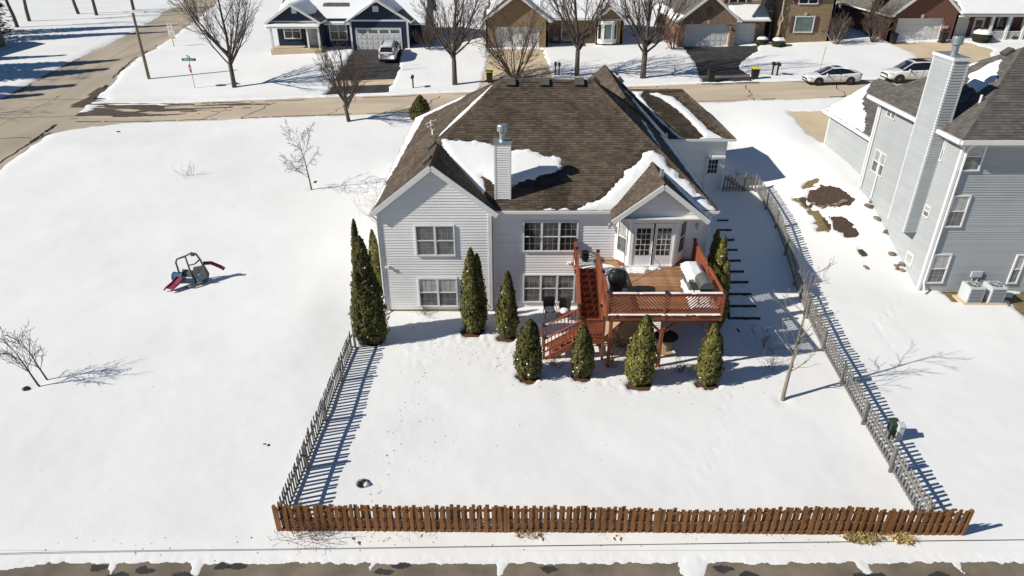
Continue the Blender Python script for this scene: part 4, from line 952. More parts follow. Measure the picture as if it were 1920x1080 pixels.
caps([((x0,y0,e),(x0+h,ym,e+NR)),((x0,y1,e),(x0+h,ym,e+NR)),((x0+h,ym,e+NR),(x1-h,ym,e+NR))], MT['shingle_g'], nr)
roof_snow(n_left, pp([(1815,160),(1818,138),(1850,122),(1878,112),(1875,125),(1868,150),(1850,162),(1842,165),(1835,172)], n_left), nr, seed=51, rag=.18)
roof_snow(n_left, pp([(1812,128),(1850,108),(1890,92),(1830,112),(1800,120)], n_left), nr, seed=52, rag=.15)
roof_snow(g_left, [Plane(g_left).uv(p) for p in ((21.55,41.4,5.75),(21.55,47.3,5.75),(24.3,47.3,7.6),(23.2,45.6,6.9),(22.5,43.6,6.4),(21.9,41.8,6.0))], nr, seed=53, rag=.25)
vn = Plane(n_left); p = on_plane(1890,100,vn.o,vn.n)+vn.n*.1; o = piece('roof_vent', ventme, nr, p); o.rotation_euler = Matrix((vn.u,vn.v,vn.n)).transposed().to_euler()
p = on_plane(1837,192,vn.o,vn.n); MB().tube([p-V3(0,0,.1),p+V3(0,0,.35)],.06,8).build('vent_pipe', MT['trim'], nr)
NA = Fr((21,31,0),(1,0)); NL = Fr((21,39.3,0),(0,-1)); NG = Fr((21.95,47.0,0),(0,-1))
siding(NA, [(0,.35),(15,.35),(15,8.4),(0,8.4)], MT['greysid'], NB, lap=.13)
siding(NL, [(0,2.6),(8.3,.4),(8.3,8.4),(0,8.4)], MT['greysid'], NB, lap=.13)
siding(NG, [(0,3.0),(7.7,2.6),(7.7,5.8),(0,5.8)], MT['greysid'], NB, lap=.13)
siding(Fr((21,39.3,0),(1,0)), [(0,2.6),(1,2.6),(1,5),(0,5)], MT['greysid'], NB, lap=.13)
siding(Fr((36,39.3,0),(-1,0)), [(0,3),(15,3),(15,8.4),(0,8.4)], MT['greysid'], NB, lap=.13)
siding(Fr((27.7,47.0,0),(-1,0)), [(0,3),(5.75,3),(5.75,5.7),(2.87,7.6),(0,5.7)], MT['greysid'], NB, lap=.13)
MB().box(21.03,36,31.05,31.3,-.3,.36).build('foundation', MT['found'], NB)
for a in ((20.965,21.09,30.965,31.02,.35,8.4),(20.965,21.01,31.02,31.12,.35,8.4),(20.965,21.01,39.2,39.33,2.6,8.4),(21.91,21.96,46.9,47.03,3.0,5.8)): MB().box(*a).build('corner_board', MT['trim'], NB)
gutter([((20.48,30.46,8.38),(36.5,30.46,8.38)),((20.46,30.5,8.38),(20.46,32.45,8.38)),((20.46,34.3,8.38),(20.46,39.75,8.38)),((21.5,39.9,5.68),(21.5,47.3,5.68))], NB, h=.2, w=.14)
MB().box(20.5,21.0,30.5,39.7,8.2,8.22).build('soffit', MT['trim'], NB); MB().box(21.0,36,30.5,31.0,8.2,8.22).build('soffit', MT['trim'], NB)
MB().tube([(21.15,30.5,8.3),(21.15,30.9,7.9),(21.15,30.93,.9),(21.1,30.6,.5)],.05,6).build('downspout', MT['trim'], NB)
MB().tube([(20.55,38.9,8.3),(20.92,38.9,7.9),(20.92,38.9,3.2)],.05,6).build('downspout', MT['trim'], NB)
MB().tube([(20.93,37.5,5.2),(20.93,37.5,3.0)],.05,6).build('downspout', MT['trim'], NB)
for bx_ in ((1798,320,1853,264),(1767,425,1821,365),(1733,530,1785,475),(1885,531,1926,476)): pxwin(NA, bx_[0], bx_[3], bx_[2], bx_[1], NB, units=1, upper='glassl', lower='glassb', mun=(3,2))
for bl, tr, un in (((1663,218),(1687.5,196),2),((1634,319),(1666,291),2),((1762,301),(1782,257),1),((1731,403),(1749,389),1)): pxwin(NL, bl[0], tr[1], tr[0], bl[1], NB, units=un, upper='glassl', lower='glassb', mun=(2,2), casing=.05)
window(NL, 6.7, 1.35, .5, .5, NB, units=1, single=True, upper='glassl', mun=(1,1))
# chimney chase
c0, c1, d0, d1, t0, t1 = 20.3, 20.99, 32.5, 34.2, 3.05, 11.6
NC = MB().box(c0+.02,c1,d0+.02,d1-.02,t0+.02,t1).build('chimney', MT['greysid'], NB)
for fr, L in ((Fr((c0,d0,0),(1,0)),c1-c0),(Fr((c0,d1,0),(0,-1)),d1-d0),(Fr((c1,d1,0),(-1,0)),c1-c0)): siding(fr, [(0,t0),(L,t0),(L,t1),(0,t1)], MT['greysid'], NC, lap=.13, name='siding')
siding(Fr((c1,d0,0),(0,1)), [(0,8.6),(d1-d0,8.6),(d1-d0,t1),(0,t1)], MT['greysid'], NC, lap=.13, name='siding')
for x, y in ((c0-.02,d0-.02),(c0-.02,d1-.08),(c1-.06,d0-.02)): MB().box(x,x+.1,y,y+.1,t0,t1).build('corner_board', MT['trim'], NC)
MB().box(c0-.07,c1+.07,d0-.07,d1+.07,t1,t1+.14).build('cap', MT['trim'], NC)
MB().box(c0-.02,c1+.02,d0-.02,d1+.02,t1+.145,t1+.16).build('cap_sheet', MT['metal'], NC)
c = ((c0+c1)/2, d0+.75, t1+.16); MB().lathe([(.2,0),(.15,.05),(.15,.45)],16,c).build('flue', MT['metal'], NC); MB().lathe([(.16,.43),(.25,.47),(.25,.78),(.23,.81)],16,c).build('flue_cap', MT['metal'], NC)
# air conditioners and utility boxes
def ac(px, py, label):
    g = G(px, py); x, y, z = g.x, 30.15, hz(g.x, 30.2)+.06
    a = thing('air_conditioner', label, 'air conditioner', (x,y,z)); s = .39
    MB().box(x-.55,x+.55,y-.5,y+.5,z-.12,z+.06).build('pad', MT['drivec'], a)
    b = MB().box(x-s,x+s,y-s,y+s,z+.06,z+.92).build('cabinet', MT['acw'], a, bevel=.03)
    for side in ((1,0,0),(0,-1,0)):
        d = Vector(side); t = Vector((-d.y,d.x,0))
        for k in range(9):
            q = V3(x,y,z+.16+k*.08)+d*(s+.006); stick('louvre', 'acd', b, q-t*.32, q+t*.32, .012, .035)
    MB().lathe([(.3,0),(.3,.012)],20,(x,y,z+.921)).build('fan_guard', MT['acd'], a)
    for k in range(4): t = k*math.pi/4; stick('fan_bar', 'acw', a, (x-.3*math.cos(t),y-.3*math.sin(t),z+.94), (x+.3*math.cos(t),y+.3*math.sin(t),z+.94), .02, .012)
    MB().lathe([(.07,0),(.07,.02)],10,(x,y,z+.947)).build('hub', MT['acw'], a)
ac(1816,566,'air conditioner on a concrete pad below the window of the grey house'); ac(1856,566,'air conditioner in the shade of its twin beside the grey wall')
for px_ in (1826, 1836):
    p = at_y(px_,514,30.95); MB().obox(p,(.13,0,0),(0,.05,0),(0,0,.16)).build('disconnect_box', MT['acw'], NB); MB().tube([p-V3(0,0,.15),p-V3(0,0,1.0)],.02,6).build('conduit', MT['acw'], NB)
p = at_x(1716,418,20.95); MB().lathe([(.05,0),(.11,.02),(.11,.14),(.03,.18)],10,p).build('vent_hood', MT['trim'], NB)
# ============================================================ houses across the street (fronts at Y = 78 and so on)
def gable_y(P, x0, x1, yf, yb, z0, ze, pitch, wall, roofm, ov=.4, ovf=.4, wallf=None, gablem=None, snow=None, seed=0, back=True, trim='trim', opening=None):
    """block with its ridge running away from the street and a gable to the street"""
    xm = (x0+x1)/2; zt = ze+(xm-x0)*pitch; wf = wallf or siding
    F = Fr((x0,yf,0),(1,0)); w = x1-x0
    if gablem:
        wf(F, [(0,z0),(w,z0),(w,ze),(0,ze)], wall, P); siding(F, [(0,ze+.02),(w,ze+.02),(w/2,zt)], gablem, P, vertical=True, name='gable')
        MB().box(x0-.05,x1+.05,yf-.05,yf-.001,ze-.16,ze+.02).build('frieze_board', MT[trim], P)
    elif opening: open_wall(F, [(0,z0),(w,z0),(w,ze),(w/2,zt),(0,ze)], *opening, wall, P)
    else: wf(F, [(0,z0),(w,z0),(w,ze),(w/2,zt),(0,ze)], wall, P)
    for fr, L in ((Fr((x1,yf,0),(0,1)),yb-yf),(Fr((x0,yb,0),(0,-1)),yb-yf)): wf(fr, [(0,z0),(L,z0),(L,ze),(0,ze)], wall, P)
    if back: wf(Fr((x1,yb,0),(-1,0)), [(0,z0),(w,z0),(w,ze),(w/2,zt),(0,ze)], wall, P)
    zo = ze-ov*pitch+.12; zr = zt+.12; a, b = yf-ovf, yb+.2
    L_ = [(x0-ov,a,zo),(xm,a,zr),(xm,b,zr),(x0-ov,b,zo)]; R_ = [(x1+ov,a,zo),(xm,a,zr),(xm,b,zr),(x1+ov,b,zo)]
    rf = roof_deck([L_, R_], roofm, P, .14); shingles([L_, R_], roofm, rf, e=.2, w=(.3,.6), seed=seed)
    for q in ((x0-ov,zo),(x1+ov,zo)): stick('rake_board', trim, P, (q[0],a-.03,q[1]-.1), (xm,a-.03,zr-.1), .05, .24)
    gutter([((x0-ov-.05,a,zo-.08),(x0-ov-.05,b,zo-.08))], P, trim); gutter([((x1+ov+.05,a,zo-.08),(x1+ov+.05,b,zo-.08))], P, trim)
    MB().box(x0-ov,x0,a,yf,zo-.12,zo-.02).build('eave_return', MT[trim], P); MB().box(x1,x1+ov,a,yf,zo-.12,zo-.02).build('eave_return', MT[trim], P)
    if snow:
        for k, (pl, cov) in enumerate(((L_, snow[0]), (R_, snow[1]))):
            if cov: cover(pl, rf, cov, seed+k)
    return F, L_, R_, rf
def cover(pl, rf, cov, seed, **kw):
    """snow over a roof plane; cov = covered fraction of the slope measured from the eave, noise makes the edge"""
    p = Plane(pl); uv = [p.uv(q) for q in pl]; u0 = min(a for a, b in uv); u1 = max(a for a, b in uv); v0 = min(b for a, b in uv); v1 = max(b for a, b in uv)
    lo, hi = cov
    return roof_snow(pl, [(u0-.2,v0+(v1-v0)*lo-.2),(u1+.2,v0+(v1-v0)*lo-.2),(u1+.2,v0+(v1-v0)*hi),(u0-.2,v0+(v1-v0)*hi)], rf, rag=kw.get('rag',.9), rs=kw.get('rs',2.2), res=.17, seed=seed, wd=.25)
def ridge_x(P, x0, x1, yf, yb, z0, ze, pitch, wall, roofm, ov=.4, wallf=None, snow=None, seed=0, trim='trim', front=True):
    ym = (yf+yb)/2; zt = ze+(ym-yf)*pitch; wf = wallf or siding
    if front: wf(Fr((x0,yf,0),(1,0)), [(0,z0),(x1-x0,z0),(x1-x0,ze),(0,ze)], wall, P)
    wf(Fr((x1,yb,0),(-1,0)), [(0,z0),(x1-x0,z0),(x1-x0,ze),(0,ze)], wall, P)
    for fr in (Fr((x1,yf,0),(0,1)), Fr((x0,yb,0),(0,-1))): L = yb-yf; wf(fr, [(0,z0),(L,z0),(L,ze),(L/2,zt),(0,ze)], wall, P)
    zo = ze-ov*pitch+.12; zr = zt+.12
    F_ = [(x0-.3,yf-ov,zo),(x1+.3,yf-ov,zo),(x1+.3,ym,zr),(x0-.3,ym,zr)]; B_ = [(x0-.3,yb+ov,zo),(x1+.3,yb+ov,zo),(x1+.3,ym,zr),(x0-.3,ym,zr)]
    rf = roof_deck([F_, B_], roofm, P, .14); shingles([F_], roofm, rf, e=.2, w=(.3,.6), seed=seed)
    gutter([((x0-.3,yf-ov-.05,zo-.08),(x1+.3,yf-ov-.05,zo-.08))], P, trim)
    if snow: cover(F_, rf, snow, seed); cover(B_, rf, (0,1.1), seed+5)
    return F_, rf
def X78(px, py=60, Y=78): return at_y(px, py, Y).x
def shutter(F, u, z, w, h, P, mat):
    m = MB(); F.box(m, u, u+w, z, z+h, .0, .05); s = m.build('shutter', MT[mat], P)
    m = MB()
    for k in range(int(h/.12)): F.box(m, u+.05, u+w-.05, z+.06+k*.12, z+.13+k*.12, .05, .062)
    m.build('louvres', MT[mat], s)
# ---- navy house
BH = thing('navy_house', 'navy blue house with white trim, twin front gables and a white garage door', 'house', (-18.5,78,4.6))
z0 = 4.62; xa, xb = X78(657), X78(766)
F, _, _, _ = gable_y(BH, xa, xb, 78, 88, z0, 7.75, .62, MT['blue'], MT['shingle_g'], gablem=MT['blue'], snow=((0,.9),(.45,1.1)), seed=60)
garage_door(F, X78(670,75)-xa, z0+.02, X78(752,75)-X78(670,75), 2.2, BH, cols=8, rows=4, lights=True, inset=.03)
MB().box(X78(698,12)+.0,X78(709,12),77.9,77.99,at_y(700,22,78).z,at_y(700,11,78).z).build('gable_vent', MT['trim'], BH)
for x in (xa, xb-.16): MB().box(x-.02,x+.18,77.93,77.985,z0,7.72).build('corner_board', MT['trim'], BH)
xl, xr = X78(511,60), X78(601,60)
F2, _, _, _ = gable_y(BH, xl, xr, 77.4, 86, 7.45, 7.7, .62, MT['blue'], MT['shingle_g'], gablem=MT['blue'], snow=((0,.35),(.5,1.1)), seed=63, ov=.35)
MB().box(X78(546,15,77.4),X78(555,15,77.4),77.3,77.39,at_y(550,25,77.4).z,at_y(550,14,77.4).z).build('gable_vent', MT['trim'], BH)
pr = [(xl-.2,76.9,7.35),(xr+.1,76.9,7.35),(xr+.1,77.38,7.6),(xl-.2,77.38,7.6)]; rp = roof_deck([pr], MT['shingle_g'], BH, .12, 'porch_roof'); cover(pr, rp, (0,.5), 66, rag=.15, rs=.5)
MB().box(xl-.2,xr+.1,76.85,76.95,7.02,7.3).build('porch_beam', MT['trim'], BH)
FW = Fr((xl+.15,79.2,0),(1,0)); siding(FW, [(0,z0+.3),(xr-xl,z0+.3),(xr-xl,7.6),(0,7.6)], MT['blue'], BH)
siding(Fr((xl+.15,86,0),(0,-1)), [(0,z0),(6.8,z0),(6.8,7.6),(0,7.6)], MT['blue'], BH)
MB().box(xl-.1,xr+.2,76.8,79.2,z0-.5,z0+.3).build('porch_slab', MT['drivec'], BH)
for x in (xl+.02, X78(574,60,77.1), xr-.1): MB().box(x,x+.2,77.0,77.2,z0+.3,7.05).build('porch_post', MT['trim'], BH)
u = X78(534,60,79.2)-FW.o.x; window(FW, u, 5.75, 1.65, 1.35, BH, units=2, upper='glasst', lower='glass', mun=(1,1), casing=.12)
shutter(FW, u-.62, 5.7, .42, 1.45, BH, 'blackp'); shutter(FW, u+1.85, 5.7, .42, 1.45, BH, 'blackp')
ud = X78(582,70,79.2)-FW.o.x; door(FW, ud, z0+.32, .95, 2.1, BH, (1,1), glass='glassl', lz=(.3,.9)); m = MB(); FW.box(m, ud-.42, ud-.1, z0+.35, z0+2.4, 0, .05); m.build('sidelight', MT['glass'], BH)
xm0, xm1 = xr-.3, xa+.1
FM = Fr((xm0,79.6,0),(1,0)); siding(FM, [(0,z0),(xm1-xm0,z0),(xm1-xm0,7.7),(0,7.7)], MT['blue'], BH)
um = X78(619,50,79.6)-xm0; window(FM, um, 5.55, 1.7, 1.6, BH, units=2, upper='glasst', lower='glass', mun=(1,1), casing=.14)
MN, rm = ridge_x(BH, xl+.4, xb+1.4, 80.6, 91, z0, 7.75, .55, MT['blue'], MT['shingle_g'], snow=(-.05,1.1), seed=70, front=False, ov=1.2)
siding(Fr((xb,80.8,0),(1,0)), [(0,z0),(1.4,z0),(1.4,7.75),(0,7.75)], MT['blue'], BH)
MB().box(xb+1.25,xb+1.43,80.72,80.79,z0,7.75).build('corner_board', MT['trim'], BH)
dm = Fr((X78(612,20,82.2),82.2,0),(1,0)); dw = X78(652,20,82.2)-dm.o.x
zd0, zd1 = at_y(630,27,82.2).z-.3, at_y(630,10,82.2).z
siding(dm, [(0,zd0),(dw,zd0),(dw,zd1),(0,zd1)], MT['trim'], BH, name='dormer'); siding(Fr((dm.o.x+dw,82.2,0),(0,1)), [(0,zd0),(3,zd1-.3),(3,zd1),(0,zd1)], MT['blue'], BH, name='dormer_side')
dp = [(dm.o.x-.25,81.85,zd1),(dm.o.x+dw+.25,81.85,zd1),(dm.o.x+dw+.25,85.5,zd1+1.4),(dm.o.x-.25,85.5,zd1+1.4)]; rd = roof_deck([dp], MT['shingle_g'], BH, .12, 'dormer_roof'); shingles([dp], MT['shingle_g'], rd, e=.2, w=(.3,.6), seed=71)
window(dm, dw*.28, zd0+.55, dw*.44, .75, BH, units=2, single=True, upper='glass', mun=(2,2)); shutter(dm, dw*.1, zd0+.45, .28, .95, BH, 'blue'); shutter(dm, dw*.82, zd0+.45, .28, .95, BH, 'blue')
# ---- tan brick house
TH = thing('tan_brick_house', 'tan brick house with a wide garage gable behind bushy bare trees', 'house', (4,78,4.7))
z0 = 4.68; xa, xb = X78(911,60), X78(1027,60)
F, _, _, _ = gable_y(TH, xa, xb, 77.8, 90, z0, 7.85, .72, MT['tanbrick'], MT['shingle'], wallf=plain_wall, snow=(None,(.0,1.1)), seed=80, opening=(X78(928,70)-xa-.1, X78(1009,70)-xa+.1, z0+2.37))
garage_door(Fr((xa,78.05,0),(1,0)), X78(928,70)-xa, z0+.02, X78(1009,70)-X78(928,70), 2.25, TH, cols=8, rows=4)
x2 = X78(1167,60,79.5); FM = Fr((xb,80.2,0),(1,0)); plain_wall(FM, [(0,z0),(x2-xb,z0),(x2-xb,8.0),(0,8.0)], MT['tanbrick'], TH)
MN, rm = ridge_x(TH, xa+.5, x2+.2, 80.0, 92, z0, 8.0, .6, MT['tanbrick'], MT['shingle'], wallf=plain_wall, snow=(-.05,1.1), seed=84, front=False, ov=.7)
window(FM, 1.7, 5.4, 1.1, 2.0, TH, units=1, upper='glassb', mun=(2,2)); door(FM, .55, z0+.1, .9, 2.1, TH, (1,1), mat='maroon')
ga, gb = X78(1119,40,79.3), X78(1168,40,79.3)
F3, _, _, _ = gable_y(TH, ga, gb, 79.2, 86, z0, 7.75, .8, MT['tanbrick'], MT['shingle'], wallf=plain_wall, snow=(None,(.2,.9)), seed=88, ov=.35)
bc = (X78(1139,50,79.2)); bq = [(bc-1.05,79.2),(bc-.55,78.6),(bc+.55,78.6),(bc+1.05,79.2)]
for i in range(3):
    a, b = bq[i], bq[i+1]; fr = Fr((a[0],a[1],0),(b[0]-a[0],b[1]-a[1])); L = math.hypot(b[0]-a[0],b[1]-a[1])
    plain_wall(fr, [(0,z0+.5),(L,z0+.5),(L,7.4),(0,7.4)], MT['trim'], TH, .08, 'bay_panel'); window(fr, .16, z0+1.0, L-.32, 1.5, TH, units=1, single=True, upper='glasst' if i == 1 else 'glass', mun=(1,1), casing=.06)
MB().prism([(q[0],q[1],7.4) for q in bq], (0,0,.12)).build('bay_top', MT['trim'], TH)
m = MB(); m.box(ga-2.2,gb+.3,77.3,77.5,z0-.2,z0+.12); m.build('planter_edge', MT['stone'], TH)
# ---- brown brick house with two garage doors and a tall tan wing
KH = thing('brown_brick_house', 'brown brick house with one wide and one narrow garage door and a tall tan wing', 'house', (26,78,5))
z0 = 4.98; xa, xb = X78(1272,60), X78(1377,60)
F, _, _, _ = gable_y(KH, xa, xb, 77.7, 90, z0, 7.9, .78, MT['brnbrick'], MT['shingle_g'], wallf=plain_wall, snow=((0,.12),(-.1,.5)), seed=90, opening=(X78(1283,65)-xa-.1, X78(1365,65)-xa+.1, z0+2.37))
u0, u1 = X78(1283,65)-xa, X78(1365,65)-xa; garage_door(Fr((xa,78.0,0),(1,0)), u0, z0+.02, u1-u0, 2.25, KH, cols=8, rows=4, inset=-.012)
MB().box(xa+u0-.15,xa+u1+.15,77.62,77.69,z0+2.37,z0+2.75).build('lintel', MT['brnbrick'], KH)
MB().prism([((xa+xb)/2-.1,77.6,z0+2.4),((xa+xb)/2+.1,77.6,z0+2.4),((xa+xb)/2+.16,77.6,z0+2.78),((xa+xb)/2-.16,77.6,z0+2.78)],(0,.08,0)).build('keystone', MT['beige'], KH)
m = MB(); cx_ = X78(1329,21); cz_ = at_y(1329,21,77.7).z; m.prism([(cx_+.32*math.cos(t),77.62,cz_+.5*math.sin(t)) for t in np.linspace(0,2*math.pi,9)[:-1]],(0,.07,0)); m.build('gable_vent', MT['maroon'], KH)
for px_ in (1275, 1369): p = at_y(px_,53,77.6); lantern((p.x,77.6,p.z), KH, 'metal')
for x in (xa-.02, xb-.5):
    for k in range(7): MB().box(x,x+.52,77.61,77.66,z0+.04+k*.44,z0+.44+k*.44).build('quoin', MT['brnbrick'], KH)
xc = X78(1432,60,78.3); F2 = Fr((xb,78.4,0),(1,0)); u0, u1 = X78(1371,65,78.4)-xb+.15, X78(1415,65,78.4)-xb; open_wall(F2, [(0,z0),(xc-xb,z0),(xc-xb,7.9),(0,7.9)], u0-.1, u1+.1, z0+2.37, MT['brnbrick'], KH); garage_door(Fr((xb,78.7,0),(1,0)), u0, z0+.02, u1-u0, 2.25, KH, cols=4, rows=4, inset=-.012)
p = at_y(1420,50,78.3); lantern((p.x,78.3,p.z), KH, 'metal')
sr = [(xb-.2,77.9,7.75),(xc+.4,77.9,7.75),(xc+.4,80.9,9.2),(xb-.2,80.9,9.2)]; rs_ = roof_deck([sr], MT['shingle_g'], KH, .12, 'garage_roof'); shingles([sr], MT['shingle_g'], rs_, e=.2, w=(.3,.6), seed=95); cover(sr, rs_, (-.05,.85), 96, rag=.3)
gutter([((xb-.2,77.85,7.7),(xc+.4,77.85,7.7))], KH)
B2 = Fr((xb-2,81,0),(1,0)); xd = X78(1465,30,80.6); siding(B2, [(0,z0),(xd-xb+2,z0),(xd-xb+2,11.2),(0,11.2)], MT['beige'], KH, lap=.18); siding(Fr((xb-2,92,0),(0,-1)), [(0,z0),(11,z0),(11,11.2),(0,11.2)], MT['beige'], KH, lap=.18)
u = X78(1368,3,81)-xb+2; z = at_y(1380,5,81).z; window(B2, u, z, 1.75, 1.5, KH, units=2, upper='glass', mun=(1,1), casing=.1); shutter(B2, u-.6, z, .45, 1.5, KH, 'maroon'); shutter(B2, u+1.9, z, .45, 1.5, KH, 'maroon')
FE = Fr((xc,80.2,0),(1,0)); xe = X78(1464,50,80.2); plain_wall(FE, [(0,z0),(xe-xc,z0),(xe-xc,11.2),(0,11.2)], MT['brnbrick'], KH)
ud = X78(1431,50,80.2)-xc; door(FE, .25, z0+.35, .95, 2.1, KH, (1,1), glass='glass', mat='blackp', lz=(.08,.95)); m = MB(); FE.box(m, 1.25, 1.6, z0+.35, z0+2.45, 0, .06); sl_ = m.build('sidelight', MT['trim'], KH)
m = MB(); FE.box(m, 1.33, 1.52, z0+1.2, z0+2.3, 0, .07); m.build('pane', MT['glass'], sl_)
window(FE, .2, at_y(1440,16,80.2).z-.2, 1.3, 1.7, KH, units=1, single=True, upper='glassb', mun=(3,4))
MB().box(xc+.1,xe-.1,78.8,80.2,z0-.2,z0+.33).build('door_step', MT['drivec'], KH)
t0, t1 = X78(1464,40,77.6), X78(1560,40,77.6)
F4 = Fr((t0,77.6,0),(1,0)); plain_wall(F4, [(0,z0+.1),(t1-t0,z0+.1),(t1-t0,11.2),(0,11.2)], MT['tanbrick'], KH); plain_wall(Fr((t1,77.6,0),(0,1)), [(0,z0),(13,z0),(13,11.2),(0,11.2)], MT['greysid'], KH); plain_wall(Fr((t0,80.2,0),(0,-1)), [(0,z0),(2.6,z0),(2.6,11.2),(0,11.2)], MT['brnbrick'], KH)
for k in range(13):
    MB().box(t0-.02,t0+.55-.14*(k % 2),77.53,77.59,z0+.15+k*.45,z0+.56+k*.45).build('quoin', MT['stoneb'], KH)
for (ya, yb_, un) in ((61,30,1),(8,-22,2)):
    za, zb = at_y(1507,ya,77.6).z+.1, at_y(1507,yb_,77.6).z-.1; u0, u1 = X78(1491,45,77.6)-t0, X78(1524,45,77.6)-t0
    window(F4, u0, za, u1-u0, zb-za, KH, units=un, single=True, upper='glasst' if un == 1 else 'glass', mun=(1,1), casing=.1); shutter(F4, u0-.55, za-.05, .4, zb-za+.1, KH, 'maroon'); shutter(F4, u1+.15, za-.05, .4, zb-za+.1, KH, 'maroon')
    MB().prism([(t0+(u0+u1)/2-.08,77.5,zb+.14),(t0+(u0+u1)/2+.08,77.5,zb+.14),(t0+(u0+u1)/2+.14,77.5,zb+.45),(t0+(u0+u1)/2-.14,77.5,zb+.45)],(0,.09,0)).build('keystone', MT['beige'], KH)
MB().tube([(t0-.1,77.5,11),(t0-.06,77.45,8.4),(t0+.15,77.4,7.9),(t0-.06,77.45,7.6),(t0-.06,77.45,z0+.3)],.06,6).build('downspout', MT['beige'], KH)
k_f = [(xb-2.5,77.1,11.1),(t1+.5,77.1,11.1),(t1-4.5,84.8,15.5),(xb+2,84.8,15.5)]; k_l = [(xb-2.5,77.1+3.4,11.1),(xb-2.5,92.4,11.1),(xb+2,84.8,15.5)]; k_r = [(t1+.5,77.1,11.1),(t1+.5,92.4,11.1),(t1-4.5,84.8,15.5)]; k_b = [(xb-2.5,92.4,11.1),(t1+.5,92.4,11.1),(t1-4.5,84.8,15.5),(xb+2,84.8,15.5)]
kr = roof_deck([k_f,k_r,k_b,k_l], MT['shingle_g'], KH, .14); cover(k_f, kr, (0,.9), 97)
# ---- red brick house
RH = thing('red_brick_house', 'red brick house with white garage doors and a railed white porch', 'house', (46,76,5.7))
z0 = 5.68; Yr = 76.4; xa, xb = X78(1668,60,Yr), X78(1789,60,Yr)
F, _, _, _ = gable_y(RH, xa, xb, Yr, 89, z0, 8.6, .82, MT['redbrick'], MT['shingle_g'], wallf=plain_wall, snow=(None,(-.1,1.0)), seed=100, opening=(X78(1680,60,Yr)-xa-.1, X78(1764,60,Yr)-xa+.1, z0+2.42))
u0, u1 = X78(1680,60,Yr)-xa, X78(1764,60,Yr)-xa; garage_door(Fr((xa,Yr+.3,0),(1,0)), u0, z0+.02, u1-u0, 2.3, RH, cols=8, rows=4, inset=-.012)
MB().prism([((xa*2+u0+u1)/2-.1,Yr-.1,z0+2.44),((xa*2+u0+u1)/2+.1,Yr-.1,z0+2.44),((xa*2+u0+u1)/2+.16,Yr-.1,z0+2.8),((xa*2+u0+u1)/2-.16,Yr-.1,z0+2.8)],(0,.09,0)).build('keystone', MT['beige'], RH)
p = at_y(1773,51,Yr-.05); MB().obox(p,(.28,0,0),(0,.03,0),(0,0,.13)).build('house_number_plate', MT['beige'], RH)
m = MB(); F.box(m, (xb-xa)/2-.5, (xb-xa)/2+.5, 10.3, 11.3, .0, .06); m.build('gable_vent', MT['trim'], RH)
xc = X78(1822,60,77.8); F2 = Fr((xb,77.8,0),(1,0)); plain_wall(F2, [(0,z0),(12,z0),(12,8.7),(0,8.7)], MT['redbrick'], RH)
garage_door(F2, .12, z0+.02, X78(1814,55,77.8)-xb-.3, 2.3, RH, cols=3, rows=4, inset=.03)
ud = X78(1826,45,77.8)-xb; door(F2, ud, z0+.1, 1.0, 2.15, RH, (1,2), glass='glass', lz=(.35,.92)); p = at_y(1818,38,77.7); lantern((p.x,77.7,p.z), RH)
u2 = X78(1876,30,77.8)-xb; window(F2, u2, z0+.8, 1.3, 1.7, RH, units=1, single=True, upper='glass', mun=(2,3), casing=.12); window(F2, u2+2.6, z0+.8, 1.3, 1.7, RH, units=1, single=True, upper='glass', mun=(2,3), casing=.12)
MB().box(xb+ud+1.3,xb+12,75.9,77.7,z0-.3,z0+.25).build('porch_slab', MT['drivec'], RH)
px0 = X78(1862,30,76.1)
for k in range(4):
    x = px0+k*1.75; MB().box(x,x+.26,76.0,76.26,z0+.25,8.45).build('porch_post', MT['trim'], RH)
    if k < 3:
        stick('porch_rail', 'trim', RH, (x+.26,76.13,z0+1.15), (x+1.75,76.13,z0+1.15), .08, .06); stick('porch_rail', 'trim', RH, (x+.26,76.13,z0+.4), (x+1.75,76.13,z0+.4), .06, .06)
        for j in range(9): stick('baluster', 'trim', RH, (x+.38+j*.155,76.13,z0+.42), (x+.38+j*.155,76.13,z0+1.13), .05, .05)
MB().box(xb+.2,xb+13,75.9,76.05,8.3,8.7).build('porch_beam', MT['trim'], RH)
pr = [(xb-.1,75.6,8.7),(xb+13,75.6,8.7),(xb+13,82.5,11.6),(xb-.1,82.5,11.6)]; rr = roof_deck([pr], MT['shingle_g'], RH, .14, 'porch_roof'); cover(pr, rr, (-.1,1.2), 105)
plain_wall(Fr((xb+13,92,0),(-1,0)), [(0,z0),(13,z0),(13,11.4),(0,11.4)], MT['redbrick'], RH)
siding(Fr((X78(1838,0,80.5),80.5,0),(1,0)), [(0,10.4),(3.2,10.4),(3.2,12),(0,12)], MT['shingle_g'], RH, name='dormer')
# far sunlit gable between the brick houses
WH = thing('white_sided_house', 'pale sided house glimpsed between the tan wing and the red brick house', 'house', (40,92,5.8))
F, _, _, _ = gable_y(WH, 34.5, 43.5, 90, 100, 5.6, 8.6, .7, MT['beige'], MT['shingle_g'], snow=((0,1.1),(0,1.1)), seed=110)
window(F, 5.2, 7.0, .9, 1.3, WH, units=2, upper='glassb', mun=(1,1))
# brown building at the left edge
LH = thing('brown_house', 'brown sided house beyond the side road whose corner meets the picture edge', 'house', (-66,78,3.2))
gable_y(LH, -80, -62.2, 76.5, 88, 2.9, 6.3, .5, M('brown_siding',(.16,.12,.09)), MT['shingle'], snow=((0,1.1),(0,1.1)), seed=115)
